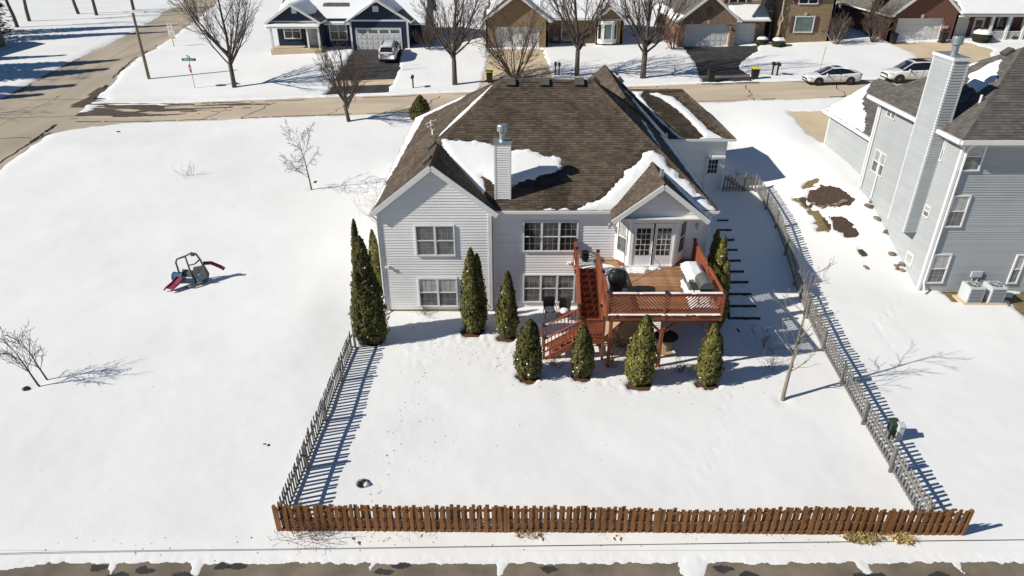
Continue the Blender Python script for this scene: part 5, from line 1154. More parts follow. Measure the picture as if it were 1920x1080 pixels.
# ============================================================ trees and plants
def leaf_shell(spires, n, size, seed, lump=.24):
    """list of quads: small upright sprays on the skin of one or several spindle shapes (dx, dy, z0, H, R)"""
    rnd = np.random.RandomState(seed); V = []; F = []; tot = sum(s[3]*s[4] for s in spires)
    for si, (dx, dy, z0, H, Rr) in enumerate(spires):
        k = int(n*H*Rr/tot)
        t = rnd.rand(k)**1.15; th = rnd.rand(k)*2*np.pi
        prof = np.minimum(1, .6+.4*(t/.25))*np.where(t > .25, np.clip((1-t)/.75, 0, 1)**.55, 1)
        lmp = 1+lump*(2*vnoise(th*2.2, t*H*3.2, seed+si)+1.2*vnoise(th*5, t*H*7, seed+si+9))
        r = Rr*prof*lmp*(1-.22*rnd.rand(k)**2)
        lx, ly = rnd.randn(2)*.07*Rr*2; c = np.stack([dx+r*np.cos(th)+lx*t*t, dy+r*np.sin(th)+ly*t*t, z0+t*H+.02], -1)
        out = np.stack([np.cos(th), np.sin(th), .25+0*th], -1)+rnd.randn(k,3)*.35
        up = np.stack([.35*np.cos(th), .35*np.sin(th), 1+0*th], -1)+rnd.randn(k,3)*.3
        out /= np.linalg.norm(out, axis=1)[:,None]; sd_ = np.cross(up, out); sd_ /= np.linalg.norm(sd_, axis=1)[:,None]; up = np.cross(out, sd_)
        s = size*(.6+.8*rnd.rand(k))[:,None]
        q = np.stack([c-sd_*s*.5, c-up*s*.5, c+sd_*s*.5, c+up*s*.95], 1)
        b = len(V); V += [tuple(v) for v in q.reshape(-1,3)]; F += [(b+4*i, b+4*i+1, b+4*i+2, b+4*i+3) for i in range(k)]
    m = MB(); m.V = V; m.F = F; return m
def arborvitae(px, py, topy, label, R_, extra=(), n=5200, mat='arbor', name='arborvitae', group=None, pos=None, hgt=None):
    g = G(px, py) if pos is None else V3(pos[0], pos[1], hz(*pos)); H = (at_y(px, topy, g.y).z-g.z) if hgt is None else hgt
    T = thing(name, label, 'arborvitae' if name == 'arborvitae' else 'shrub', (g.x,g.y,g.z), group); sp = [(g.x,g.y,g.z+.12,H,R_)]+[(g.x+a,g.y+b,g.z+.12,H*c,R_*d) for a, b, c, d in extra]
    leaf_shell(sp, int(n*1.7), .078 if name == 'arborvitae' else .12, int(px)+7).build('foliage', MT[mat], T)
    if name == 'arborvitae' and n > 3000:
        rs_ = random.Random(int(px)); fl = MB()
        for _ in range(9):
            a_ = rs_.uniform(3.3,6.1); t_ = rs_.uniform(.1,.8); rr_ = R_*.92*min(1, ((1-t_)/.75)**.55); c_ = V3(g.x+rr_*math.cos(a_), g.y+rr_*math.sin(a_), g.z+.12+t_*H); s_ = rs_.uniform(.025,.06)
            fl.lathe([(s_*.6,-s_*.3),(s_,0),(s_*.5,s_*.5)], 6, c_)
        fl.build('snow_flecks', MT['roofsnow'], T, kind='stuff')
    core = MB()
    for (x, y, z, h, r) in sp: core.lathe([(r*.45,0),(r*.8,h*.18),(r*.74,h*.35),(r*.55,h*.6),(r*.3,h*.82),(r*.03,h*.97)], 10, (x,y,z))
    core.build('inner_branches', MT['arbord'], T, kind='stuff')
    MB().tube([(g.x,g.y,g.z-.1),(g.x,g.y,g.z+.5)], [.08,.05], 6).build('trunk', MT['bark'], T)
    return T
arborvitae(697,640,452,'tall multi-stemmed arborvitae clump at the end of the grey fence by the house corner',.72,((-.35,.5,1.12,.55),(.28,-.1,.72,.85),(-.3,-.15,.7,.7)),9500)
arborvitae(885,618,472,'three-spired arborvitae in front of the wall between the two sets of windows',.56,((.32,.15,.92,.8),(.1,-.25,.75,.9)),6500)
arborvitae(950,632,514,'slim pointed arborvitae beside the downspout corner of the recessed wall',.5,((.18,.05,.8,.7),))
arborvitae(990,706,600,'rounded arborvitae in front of the lower stair end',.62,((.22,.1,.85,.7),(-.2,0,.8,.7)))
arborvitae(1090,704,614,'small arborvitae in front of the stair landing',.52,((.15,.05,.8,.7),))
arborvitae(1198,718,598,'stout arborvitae in front of the middle deck post',.64,((.2,.0,.9,.75),(-.18,.1,.75,.7)),5600)
arborvitae(1325,718,612,'arborvitae in front of the right end of the deck',.55,((.18,.1,.88,.7),(-.1,-.05,.8,.7)))
arborvitae(1340,540,0,'tall dark arborvitae beside the shaded right wall near the deck corner',.45,((.05,1.2,.95,.9),(.0,-.9,.8,.8)),6500,pos=(9.75,28.6),hgt=4.2)
arborvitae(706,485,0,'brownish evergreen at the left side wall behind the tall clump',.4,((-.1,.4,.8,.8),),3500,pos=(-6.95,31.2),hgt=3.4)
arborvitae(795,212,0,'bronze green cone-shaped evergreen by the street beyond the roof edge',.85,((.35,.1,.8,.6),(-.45,0,.7,.6),(.1,-.3,.6,.7)),2600,pos=(-7.3,54.5),hgt=1.9)

def grow(m, p, d, L, r, depth, rnd, P):
    """a branch as a bent tube with side shoots"""
    n = P['seg'][depth]; pts = [p.copy()]; rad = [r]; cur = p.copy(); dd = d.normalized()
    for i in range(n):
        dd = (dd + Vector((rnd.gauss(0,1), rnd.gauss(0,1), rnd.gauss(0,1)))*P['wob'][depth] + Vector((0,0,P['up'][depth]))).normalized()
        cur = cur + dd*(L/n); pts.append(cur.copy()); rad.append(max(P.get('rmin',.006), r*(1-(i+1)/n*.85)))
    m[0 if depth == 0 else 1].tube(pts, rad, P['sides'][depth], cap=False)
    if depth >= P['depth']: return
    k = P['kids'][depth]
    for j in range(k):
        f = P['start'][depth] + (1-P['start'][depth])*(j+rnd.random()*.8)/k; i = min(int(f*n), n-1); q = pts[i].lerp(pts[i+1], f*n-i); ax = (pts[i+1]-pts[i]).normalized()
        a = rnd.uniform(0, 6.283); s = ax.cross(Vector((math.cos(a), math.sin(a), .3))); 
        if s.length < .01: continue
        s.normalize(); tl = R(rnd.uniform(*P['tilt'][depth])); nd = ax*math.cos(tl)+s*math.sin(tl)
        grow(m, q, nd, L*P['ratio'][depth]*rnd.uniform(.7,1.1)*(1-.45*f), max(P.get('rmin',.006), rad[i]*P['rr'][depth]), depth+1, rnd, P)
def bare_tree(x, y, H, seed, label, kind='maple', group=None, lean=(0,0), twig='twig', bark='bark', name='bare_tree', rtr=None):
    z = hz(x, y); T = thing(name, label, 'tree' if 'tree' in name else 'shrub', (x,y,z), group); rnd = random.Random(seed); m = [MB(), MB()]; base = V3(x,y,z-.1)
    if kind == 'maple':      # short trunk, many steep limbs
        r0 = rtr or H*.019; th = H*.2; m[0].tube([base, base+V3(lean[0]*.2,lean[1]*.2,th*.5), base+V3(lean[0]*.4,lean[1]*.4,th)], [r0*1.15,r0,r0*.95], 8)
        P = dict(seg=[7,5,4,3], wob=[.05,.07,.09,.1], up=[.10,.09,.06,.03], sides=[5,4,3,3], kids=[9,6,3,0], start=[.18,.2,.25,0], tilt=[(22,40),(22,42),(25,50),(0,0)], ratio=[.5,.45,.5,0], rr=[.5,.5,.6,0], depth=3, rmin=.009)
        grow(m, base+V3(lean[0]*.4,lean[1]*.4,th), V3(lean[0]*.1,lean[1]*.1,1), H*.8, r0*.8, 0, rnd, P)
        nl = 12
        for k in range(nl):
            a = 6.283*k/nl+rnd.uniform(-.3,.3); tl = R(rnd.uniform(38,58)); h = th*rnd.uniform(.85,1.45)
            grow(m, base+V3(0,0,h), V3(math.cos(a)*math.sin(tl), math.sin(a)*math.sin(tl), math.cos(tl)), H*rnd.uniform(.5,.66), r0*rnd.uniform(.38,.5), 0, rnd, dict(P, up=[.14,.09,.06,.03]))
    elif kind == 'bush':     # dense twiggy crown from near the ground
        r0 = rtr or H*.02; P = dict(seg=[6,4,4,3], wob=[.06,.08,.1,.1], up=[.05,.06,.05,.03], sides=[4,3,3,3], kids=[10,6,3,0], start=[.2,.2,.25,0], tilt=[(18,38),(20,42),(25,50),(0,0)], ratio=[.5,.45,.5,0], rr=[.5,.5,.6,0], depth=3, rmin=.010)
        for k in range(13):
            a = 6.283*k/13+rnd.uniform(-.3,.3); tl = R(rnd.uniform(5,52)); grow(m, base, V3(math.cos(a)*math.sin(tl), math.sin(a)*math.sin(tl), math.cos(tl)), H*rnd.uniform(.7,1.0), r0*.45, 0, rnd, P)
    elif kind == 'young':    # slim trunk, few angular branches
        r0 = rtr or .06; P_rmin = .009 if H > 3.7 else .008; P = dict(seg=[9,5,4,3], wob=[.04,.12,.14,.1], up=[.06,.07,.05,0], sides=[6,4,3,3], kids=[12 if bark == 'barkl' else 15,6,3,0], start=[.24,.15,.2,0], tilt=[(30,58) if bark == 'barkl' or H < 3 else (44,74),(25,55),(25,55),(0,0)], ratio=[.44 if bark == 'barkl' else .6,.5,.5,0], rr=[.45,.5,.6,0], depth=2 if bark == 'barkl' or H < 3 else 3, rmin=P_rmin)
        grow(m, base, V3(lean[0],lean[1],1), H, r0, 0, rnd, P)
    elif kind == 'forest':
        r0 = rtr or H*.016; P = dict(seg=[8,5,4,3], wob=[.05,.1,.12,.1], up=[.06,.06,.05,0], sides=[6,4,3,3], kids=[14,6,4,0], start=[.3,.2,.25,0], tilt=[(30,65),(25,55),(25,55),(0,0)], ratio=[.45,.45,.5,0], rr=[.42,.5,.6,0], depth=3, rmin=.014)
        grow(m, base, V3(lean[0],lean[1],1), H, r0, 0, rnd, P)
    elif kind == 'shrub':
        P = dict(seg=[4,3,3], wob=[.1,.14,.1], up=[.04,.03,.0], sides=[3,3,3], kids=[4,2,0], start=[.25,.3,0], tilt=[(20,50),(25,55),(0,0)], ratio=[.5,.5,0], rr=[.6,.6,0], depth=2, rmin=.004)
        for k in range(4 if name == 'dead_shrub' else 14):
            a = rnd.uniform(0,6.283); tl = R(rnd.uniform(5,60)); grow(m, base, V3(math.cos(a)*math.sin(tl), math.sin(a)*math.sin(tl), math.cos(tl)), H*rnd.uniform(.6,1.1), rtr or .010, 0, rnd, P)
    m[0].build('trunk', MT[bark], T, smooth=True)
    if m[1].V: m[1].build('crown', MT[twig], T)
    return T
def GT(px, py): g = G(px, py); return g.x, g.y
bare_tree(*GT(440,165), 12.0, 1, 'tall bare maple beside the street name sign', rtr=.2)
bare_tree(*GT(655,230), 6.8, 2, 'bare maple on the near side of the street in front of the dark driveway', rtr=.15, lean=(-.5,.2))
bare_tree(*GT(853,160), 11.5, 3, 'bare maple with grey trunk between the navy house and the tan brick house', rtr=.24)
bare_tree(.3,66.0, 7.4, 4, 'dense rounded bare tree in front of the tan house garage door', 'bush', rtr=.16)
bare_tree(6.2,67.2, 12.5, 5, 'bare maple in front of the bay window of the tan brick house', rtr=.22)
bare_tree(*GT(1205,148), 12.5, 6, 'bare maple casting branch shadows on the snow left of the black driveway', rtr=.25)
bare_tree(*GT(585,358), 3.9, 17, 'young bare tree with angular branches alone on the open lawn', 'young', rtr=.06, bark='bark')
bare_tree(*GT(1466,755), 5.6, 8, 'slim bare sapling with pale trunk by the right side fence', 'young', rtr=.085, bark='barkl', lean=(.10,.16), twig='barkl')
bare_tree(*GT(78,727), 2.7, 9, 'dark leaning bare sapling beside the sunken pit on the snowy lot', 'young', rtr=.045, lean=(-.28,-.1))
bare_tree(*GT(92,716), 2.3, 10, 'thinner bare sapling behind the leaning one on the snowy lot', 'young', rtr=.04, lean=(-.22,.05))
x, y = GT(345,334); bare_tree(x, y, .9, 11, 'two short dead stems poking from the open snow', 'shrub', rtr=.012, name='dead_shrub', lean=(-.1,0))
bare_tree(x+.55, y+.05, 1.1, 12, 'forked dead stem beside the short dead stems on the open snow', 'shrub', rtr=.01, name='dead_shrub', lean=(-.15,0))
for k, (px_, py_, h_, lb) in enumerate(((1040,690,.9,'small reddish bare shrub between the two arborvitaes by the stairs'),(1148,690,1.25,'reddish bare shrub against the left deck post'),(1275,700,.9,'reddish bare shrub between the right pair of arborvitaes'),(1430,655,1.3,'dark bare shrub in the house shadow near the sapling'),(1448,690,.9,'small reddish shrub at the foot of the sapling shade line'),(1165,655,1.1,'thin reddish bare shrub under the left deck corner'))):
    bare_tree(*GT(px_,py_), h_, 20+k, lb, 'shrub', name='bare_shrub', twig='redtwig', bark='redtwig' if k != 3 else 'twig')
for k, (x, y, lb) in enumerate(((-7.6,39.5,'leafless hedge bush beyond the left roof edge'),(-7.5,37.8,'lower leafless bush beside the left roof eave'))): bare_tree(x, y, 2.6, 30+k, lb, 'shrub', name='bare_shrub', rtr=.016, twig='redtwig')
for k, (x, y, h_, lb) in enumerate(((14.3,47.8,1.8,'bare bush at the far garage corner'),(14.5,42.6,1.1,'dark twiggy shrub outside the garden gate'))): bare_tree(x, y, h_, 34+k, lb, 'shrub', name='bare_shrub', rtr=.014)
x, y = GT(800,585); bare_tree(x, 29.2, .7, 38, 'dry perennial stems along the foundation under the lower left window', 'shrub', name='bare_shrub', rtr=.006)
# plants before the houses across the street
bare_tree(X78(1567,70,76.5), 76.3, 3.2, 40, 'small bare ornamental tree at the corner of the tan wing', 'bush', rtr=.14, bark='barkl')
bare_tree(X78(1640,60,76.5), 76.6, 4.2, 41, 'big twiggy bush beside the red brick garage', 'bush', rtr=.12)
bare_tree(X78(1262,70,77), 76.6, 3.2, 42, 'red-brown bush at the left corner of the brown brick garage', 'bush', rtr=.1, twig='redtwig', bark='redtwig')
bare_tree(X78(800,70,76.5), 77.5, 2.6, 43, 'low bare bush in the shadow of the navy house', 'bush', rtr=.06)
bare_tree(X78(640,92,77), 77.6, .9, 44, 'low dormant shrubs in the bed beside the navy house door', 'shrub', name='bare_shrub')
arborvitae(1636,40,0,'dark green cedar between the tan wing and the red brick house',.9,((.5,.3,.8,.8),),4200,'conif',pos=(X78(1640,40,80),80),hgt=5.2)
def round_bush(px, py, r, label, Y=None, snowcap=True, mat='dgreen'):
    g = G(px, py); T = thing('clipped_shrub', label, 'shrub', (g.x,g.y,g.z)); rnd = np.random.RandomState(int(px))
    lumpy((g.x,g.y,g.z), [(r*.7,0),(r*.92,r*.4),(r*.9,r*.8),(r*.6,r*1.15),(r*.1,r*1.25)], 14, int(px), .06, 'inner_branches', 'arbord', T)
    leaf_shell([(g.x,g.y,g.z,r*1.5,r*1.02)], 900, .16, int(px)).build('foliage', MT[mat], T)
    if snowcap: lumpy((g.x,g.y-.05,g.z+r*.95), [(r*.95,0),(r*.9,r*.22),(r*.55,r*.42),(r*.1,r*.5)], 18, int(px)+1, .08, 'snow_cap', 'roofsnow', T)
round_bush(1427,84,.62,'clipped round shrub with a snow cap beside the narrow garage door'); round_bush(1458,88,.72,'wider clipped shrub with a snow cap by the tan wing downspout')
round_bush(1838,80,.95,'round green shrub with a snow cap before the red house entry'); round_bush(1868,72,.7,'green shrub with light snow before the red house porch'); round_bush(1898,74,.5,'low green shrub at the porch rail of the red house',snowcap=False); round_bush(1917,72,.6,'green shrub at the far porch end of the red house',snowcap=False)
# wood beyond the side road
for k, (x, y, h_, lb) in enumerate(((-71,104,13,'dark bare tree leaning at the edge of the far wood'),(-73,110,14,'straight bare trunk behind the leaning tree of the wood'),(-66,116,13,'slender bare tree of the wood near the road bend'),(-70,118,14,'twin bare trunk deep in the wood'),(-63,122,12,'bare tree of the wood standing closest to the road'),(-79,93,12,'bare tree beside the brown house'),(-66,80-12,15,'tall bare tree between the spruces of the wood'),(-62,55,13,'tall bare tree nearest the road junction'))): bare_tree(x, y, h_, 50+k, lb, 'forest', group='trees of the wood beyond the side road', rtr=.26)
def spruce(x, y, H, Rr, label, seed):
    z = hz(x, y); T = thing('spruce_tree', label, 'tree', (x,y,z), 'trees of the wood beyond the side road')
    MB().tube([(x,y,z-.1),(x,y,z+H*.95)], [.22,.03], 7).build('trunk', MT['bark'], T)
    rnd = np.random.RandomState(seed); V = []; F = []
    n = 4200; t = rnd.rand(n)**.8; th = rnd.rand(n)*6.283; tier = np.floor(t*14)/14; r = Rr*(1-tier)*(.35+.65*rnd.rand(n))
    for i in range(n):
        c = np.array([x+r[i]*math.cos(th[i]), y+r[i]*math.sin(th[i]), z+.6+t[i]*(H-.8)-r[i]*.25]); o_ = np.array([math.cos(th[i]), math.sin(th[i]), -.3]); s_ = np.array([-math.sin(th[i]), math.cos(th[i]), rnd.randn()*.3]); L = .45
        b = len(V); V += [tuple(c-o_*L*.5), tuple(c+s_*.16), tuple(c+o_*L*.7), tuple(c-s_*.16)]; F.append((b,b+1,b+2,b+3))
    m = MB(); m.V = V; m.F = F; m.build('foliage', MT['conif'], T)
for k, (x, y, H, r_, lb) in enumerate(((-68.5,92,16,3.6,'broad spruce shading the side road near the wood'),(-67,71.5,18,3.8,'very tall spruce in front of the brown house'),(-64,61,14,3.2,'spruce south of the brown house'),(-60,48,11,2.8,'shorter spruce nearer the junction'),(-71,98,17,3.4,'spruce just inside the wood'),(-73,82-14,17,4.4,'spruce beside the very tall one by the brown house'),(-62.5,69,15,4.2,'wide spruce across the road from the utility pole'),(-69,62,19,4.6,'tallest spruce south of the brown house'),(-75,74.5,18,4.4,'spruce tight against the brown house wall'),(-66,52,13,3.8,'wide low spruce at the far side of the junction'))): spruce(x, y, H, r_, lb, 70+k)
# ============================================================ vehicles (local x = forward, y = left, z up)
def loft(m, secs, close=True):
    n = len(secs[0]); b = len(m.V)
    for s in secs: m.V += [tuple(p) for p in s]
    for i in range(len(secs)-1):
        for k in range(n-1): m.F.append((b+i*n+k, b+i*n+k+1, b+(i+1)*n+k+1, b+(i+1)*n+k))
    m.F.append(tuple(b+k for k in range(n))); m.F.append(tuple(b+(len(secs)-1)*n+k for k in range(n))[::-1])
def car(name, label, loc, rz, kind):
    C = thing(name, label, 'car', loc); L, Wd, Hh = dict(sedan=(4.63,1.80,1.42), suv=(4.55,1.84,1.68), big=(4.82,1.94,1.76))[kind]
    w = Wd/2; h = L/2; sedan = kind == 'sedan'
    bz = .24 if sedan else .32                     # sill
    hood = .86 if sedan else 1.06; belt = .93 if sedan else 1.12; deck = 1.02 if sedan else 1.14
    # body stations: x, half width factor, bottom, shoulder height, centre height
    st = [(-h,.80,bz+.12,deck-.22,deck-.10),(-h+.07,.93,bz+.04,deck-.06,deck),(-h+.35,.985,bz,deck-.02,deck+.03),(-h+.9,1,bz,belt+.02,belt+.08),(-.5,1,bz,belt,belt+.06),(.6,1,bz,belt-.01,belt+.05),(1.05,.995,bz,hood+.0,hood+.09),(h-.75,.98,bz,hood-.07,hood+.0),(h-.28,.93,bz+.02,hood-.16,hood-.08),(h-.06,.83,bz+.06,hood-.30,hood-.2),(h,.72,bz+.12,hood-.38,hood-.32)]
    m = MB(); secs = []
    for x, f, zb, zs_, zc in st:
        a = w*f; half = [(a*.86,zb),(a*.97,zb+.08),(a,zb+(zs_-zb)*.45),(a*.985,zs_-.10),(a*.93,zs_),(a*.6,zc-.01),(0,zc)]
        secs.append([(x,y,z) for y, z in half] + [(x,-y,z) for y, z in half[::-1][1:]])
    loft(m, secs); body = m.build('body', MT['car'], C, smooth=True)
    sb = body.modifiers.new('s', 'SUBSURF'); sb.levels = 1; sb.render_levels = 1
    # greenhouse
    if sedan: gs = [(-h+.55,.86,deck+.0,.80,deck+.03),(-1.15,.90,belt,.62,Hh-.09),(-.5,.92,belt,.64,Hh-.01),(.15,.92,belt,.63,Hh-.02),(.35,.92,belt,.61,Hh-.06),(1.25,.88,hood+.05,.74,hood+.08)]
    else: gs = [(-h+.12,.86,belt-.02,.78,belt+.06),(-h+.36,.9,belt,.72,Hh-.13),(-h+.6,.92,belt,.71,Hh-.03),(-.4,.93,belt,.72,Hh),(.35,.93,belt,.71,Hh-.04),(.5,.92,belt,.70,Hh-.09),(1.28,.88,hood+.04,.78,hood+.09)]
    m = MB(); secs = []
    for x, fb, zb, ft, zt in gs:
        half = [(w*fb,zb-.06),(w*(fb*.6+ft*.4),zb+(zt-zb)*.5),(w*ft,zt-.045),(w*ft*.6,zt-.008),(0,zt)]
        secs.append([(x,y,z) for y, z in half]+[(x,-y,z) for y, z in half[::-1][1:]])
    loft(m, secs); m.build('windows', MT['carglass'], C, smooth=True)
    # roof skin and pillars
    m = MB(); top = gs[1:-1]; secs = []
    for x, fb, zb, ft, zt in top:
        half = [(w*(ft+.015),zt-.075),(w*(ft+.01),zt-.03),(w*ft*.6,zt+.012),(0,zt+.02)]; secs.append([(x,y,z) for y, z in half]+[(x,-y,z) for y, z in half[::-1][1:]])
    loft(m, secs); m.build('roof', MT['car'], C, smooth=True)
    for s in (-1, 1):
        g0, g1 = gs[-1], gs[-2]; stick('pillar', 'car', C, (g0[0]-.02,s*w*g0[3],g0[4]-.01), (g1[0],s*w*g1[3],g1[4]-.02), .07, .05)
        g0, g1 = gs[0], gs[1]; stick('pillar', 'car', C, (g0[0]+.03,s*w*(g0[3]+.02),g0[4]), (g1[0],s*w*(g1[3]+.01),g1[4]-.02), .16, .05)
        for x in ((-.35,) if sedan else (-.45,-h+.85)): stick('pillar', 'car' if x < -1 else 'blackp', C, (x,s*w*.945,belt-.03), (x-.04,s*w*(.66 if sedan else .735),Hh-.07), .04, .09 if x > -1 else .16, up=(0,s,0))
        MB().obox((.82,s*(w+.09),belt+.03),(.05,.02*s,0),(0,.1,0),(0,0,.07)).build('mirror', MT['car'], C, bevel=.03)
        for x in (-.95 if sedan else -1.0, .1): stick('door_handle', 'rim', C, (x,s*(w+.005),belt-.16), (x+.2,s*(w+.005),belt-.16), .02, .03)
        for x in (-.42, .72): stick('door_seam', 'ink', C, (x,s*(w+.001),bz+.12), (x,s*(w-.006),belt-.06), .012, .006)
        m = MB(); m.obox((h-.2,s*w*.70,hood-.24),(.14,-.07*s,-.02),(.02,.16*s,0),(0,0,.055)); m.build('headlight', MT['lampg'], C, bevel=.02)
        m = MB(); m.obox((-h+.08,s*w*.74,deck-.17),(.07,.04*s,0),(0,.17,0),(0,0,.07)); m.build('tail_light', MT['redlamp'], C, bevel=.02)
    MB().box(-h-.01,-h+.3,-w*.8,w*.8,bz-.02,bz+.16).build('rear_bumper', MT['blackp'], C, bevel=.04)
    MB().box(h-.3,h+.01,-w*.72,w*.72,bz+.0,bz+.14).build('front_bumper', MT['blackp'], C, bevel=.04)
    MB().box(h-.06,h+.015,-w*.55,w*.55,hood-.42,hood-.30).build('grille', MT['blackp'], C, bevel=.01)
    MB().box(-h-.02,-h+.05,-.26,.26,deck-.34,deck-.2).build('licence_plate', MT['signw'], C)
    if kind != 'sedan':
        for s in (-1, 1): stick('roof_rail', 'dmetal', C, (-h+.7,s*w*.62,Hh+.03), (.3,s*w*.62,Hh+.02), .04, .05)
        if kind == 'big': MB().box(-.9,.15,-.45,.45,Hh+.012,Hh+.026).build('sunroof', MT['carglass'], C)
    else: MB().box(-.55,.05,-.36,.36,Hh+.006,Hh+.022).build('sunroof', MT['carglass'], C)
    r = .33 if sedan else .37
    for x in (-h+.98, h-.92):
        for s in (-1, 1):
            y = s*(w-.1)
            a = MB(); a.lathe([(r+.06,-.12),(r+.06,.105)], 20); a.V = [(x+v[0], y+s*v[2], r+v[1]) for v in a.V]; a.build('wheel_arch', MT['blackp'], C)
            t = MB(); t.lathe([(r*.62,-.1),(r*.96,-.1),(r,-.06),(r,.08),(r*.94,.115),(r*.66,.118)], 20); t.V = [(x+v[0], y+s*v[2], r+v[1]) for v in t.V]; wt = t.build('wheel', MT['tyre'], C)
            q = MB(); q.lathe([(r*.64,.08),(r*.60,.121),(r*.5,.112),(r*.12,.126),(.01,.126)], 20); q.V = [(x+v[0], y+s*v[2], r+v[1]) for v in q.V]; q.build('rim', MT['rim'], wt)
            for k in range(5):
                t_ = k*1.2566; stick('spoke_gap', 'ink', wt, (x+r*.2*math.cos(t_), y+s*.1265, r+r*.2*math.sin(t_)), (x+r*.52*math.cos(t_), y+s*.1265, r+r*.52*math.sin(t_)), .075, .008, up=(0,s,0))
    C.rotation_euler = rz
    return C
def slope_at(x, y, dx, dy): return math.atan2(hz(x+dx, y+dy)-hz(x-dx, y-dy), 2*math.hypot(dx, dy))
def place(name, label, x, y, ang, kind):
    d = (math.cos(ang), math.sin(ang)); c = car(name, label, (0,0,0), (0,0,0), kind)
    c.location = (x, y, hz(x, y)+.02); c.rotation_euler = (0, -slope_at(x, y, d[0]*1.4, d[1]*1.4), ang)
place('sedan', 'white sedan parked on the street with dark sunroof', 28.0, 61.4, math.pi, 'sedan')
place('sport_utility_vehicle', 'white sport utility vehicle with black roof glass parked behind the sedan', 35.1, 61.6, math.pi, 'big')
place('sport_utility_vehicle', 'white sport utility vehicle on the dark driveway of the navy house', -12.85, 75.2, math.pi/2, 'suv')
# ============================================================ street furniture
def text(body, size, mat, parent, mtx, name='lettering'):
    c = bpy.data.curves.new(name, 'FONT'); c.body = body; c.size = size; c.align_x = 'CENTER'; c.align_y = 'CENTER'; c.extrude = .004
    o = bpy.data.objects.new(name, c); COL.objects.link(o); dg = bpy.context.evaluated_depsgraph_get(); me = bpy.data.meshes.new_from_object(o.evaluated_get(dg)); bpy.data.objects.remove(o)
    me.materials.clear(); me.materials.append(MT[mat]); q = bpy.data.objects.new(name, me); COL.objects.link(q); q.parent = parent; q.matrix_local = mtx
    return q
def facing(p, ang):      # upright text plane at p whose front looks along ang (radians, world)
    f = Vector((math.cos(ang), math.sin(ang), 0)); r = Vector((-math.sin(ang), math.cos(ang), 0)); m = Matrix((r, Vector((0,0,1)), f)).transposed().to_4x4(); m.translation = p; return m
g = G(280,150); T = thing('utility_pole', 'weathered wooden utility pole beside the side road', 'pole', g)
top = at_y(250,24,g.y).z; MB().tube([g-V3(0,0,.2), V3(g.x,g.y,top)], [.16,.12], 10).build('pole', MT['polew'], T)
for k in range(2): stick('ground_wire', 'dmetal', T, (g.x+.15,g.y-.02*k,g.z), (g.x+.13,g.y-.02*k,g.z+3), .02, .02)
g = G(366,167); S = thing('street_sign', 'red stop sign below two green street name blades at the corner', 'sign', g); H_ = at_y(353,108,g.y).z-g.z
MB().tube([g-V3(0,0,.1), g+V3(0,0,H_)], .035, 6).build('post', MT['metal'], S)
fa = R(222); sc_ = g+V3(0,0,H_-1.0); rr_ = Vector((-math.sin(fa), math.cos(fa), 0)); ff = Vector((math.cos(fa), math.sin(fa), 0))
oc = [(.40*math.cos(R(22.5+45*k)), .40*math.sin(R(22.5+45*k))) for k in range(8)]
MB().prism([sc_+rr_*a+V3(0,0,b)+ff*.05 for a, b in oc], ff*.012).build('stop_plate', MT['signr'], S)
text('STOP', .26, 'signw', S, facing(sc_+ff*.068-g, fa))
for dz, an, ln in ((-.18,R(268),1.35),(.06,R(222),.95)):
    c_ = g+V3(0,0,H_+dz); f_ = Vector((math.cos(an), math.sin(an), 0)); r_ = Vector((-math.sin(an), math.cos(an), 0))
    MB().obox(c_, r_*ln/2, f_*.012, (0,0,.12)).build('name_blade', MT['signg'], S)
    for k in range(5 if ln > 1 else 3): MB().obox(c_+r_*(k-(2 if ln > 1 else 1))*.2+f_*.014, r_*.075, f_*.002, (0,0,.045)).build('lettering', MT['signw'], S)
g = G(327,89); S = thing('speed_limit_sign', 'white speed limit sign over a white and yellow panel by the side road', 'sign', g); H_ = at_y(317,44,g.y).z-g.z
MB().tube([g-V3(0,0,.1), g+V3(0,0,H_)], .035, 6).build('post', MT['dmetal'], S); fa = R(262); ff = Vector((math.cos(fa), math.sin(fa), 0)); rr_ = Vector((-math.sin(fa), math.cos(fa), 0))
c_ = g+V3(0,0,H_-.38); MB().obox(c_+ff*.05, rr_*.29, ff*.008, (0,0,.4)).build('limit_plate', MT['signw'], S)
text('SPEED\nLIMIT', .15, 'ink', S, facing(c_+ff*.06-g+V3(0,0,.2), fa)); text('25', .36, 'ink', S, facing(c_+ff*.06-g+V3(0,0,-.17), fa))
c_ = g+V3(.05,0,H_-1.27); MB().obox(c_+ff*.05, rr_*.38, ff*.008, (0,0,.44)).build('notice_plate', MT['signw'], S); MB().obox(c_+ff*.06+V3(0,0,-.26), rr_*.36, ff*.006, (0,0,.11)).build('yellow_band', MT['signy'], S)
for k in range(3): MB().obox(c_+ff*.06+V3(0,0,.25-k*.14), rr_*.24, ff*.003, (0,0,.022)).build('lettering', MT['ink'], S)
def mailbox(px, py, label, group=None):
    g = G(px, py); T = thing('mailbox', label, 'mailbox', g, group); MB().box(g.x-.06,g.x+.06,g.y-.06,g.y+.06,g.z-.1,g.z+1.05).build('post', MT['blackp'], T)
    pr = [(-.12,0),(.12,0),(.12,.18),(.08,.27),(-.08,.27),(-.12,.18)]; b = MB().prism([(g.x+a,g.y-.32,g.z+1.0+z) for a, z in pr],(0,.52,0)).build('box', MT['blackp'], T)
    MB().prism([(g.x+a*1.06,g.y-.335,g.z+.995+z*1.04) for a, z in pr],(0,.012,0)).build('door', MT['dmetal'], b); stick('flag', 'signr', b, (g.x+.135,g.y-.1,g.z+1.1), (g.x+.135,g.y-.1,g.z+1.35), .05, .01)
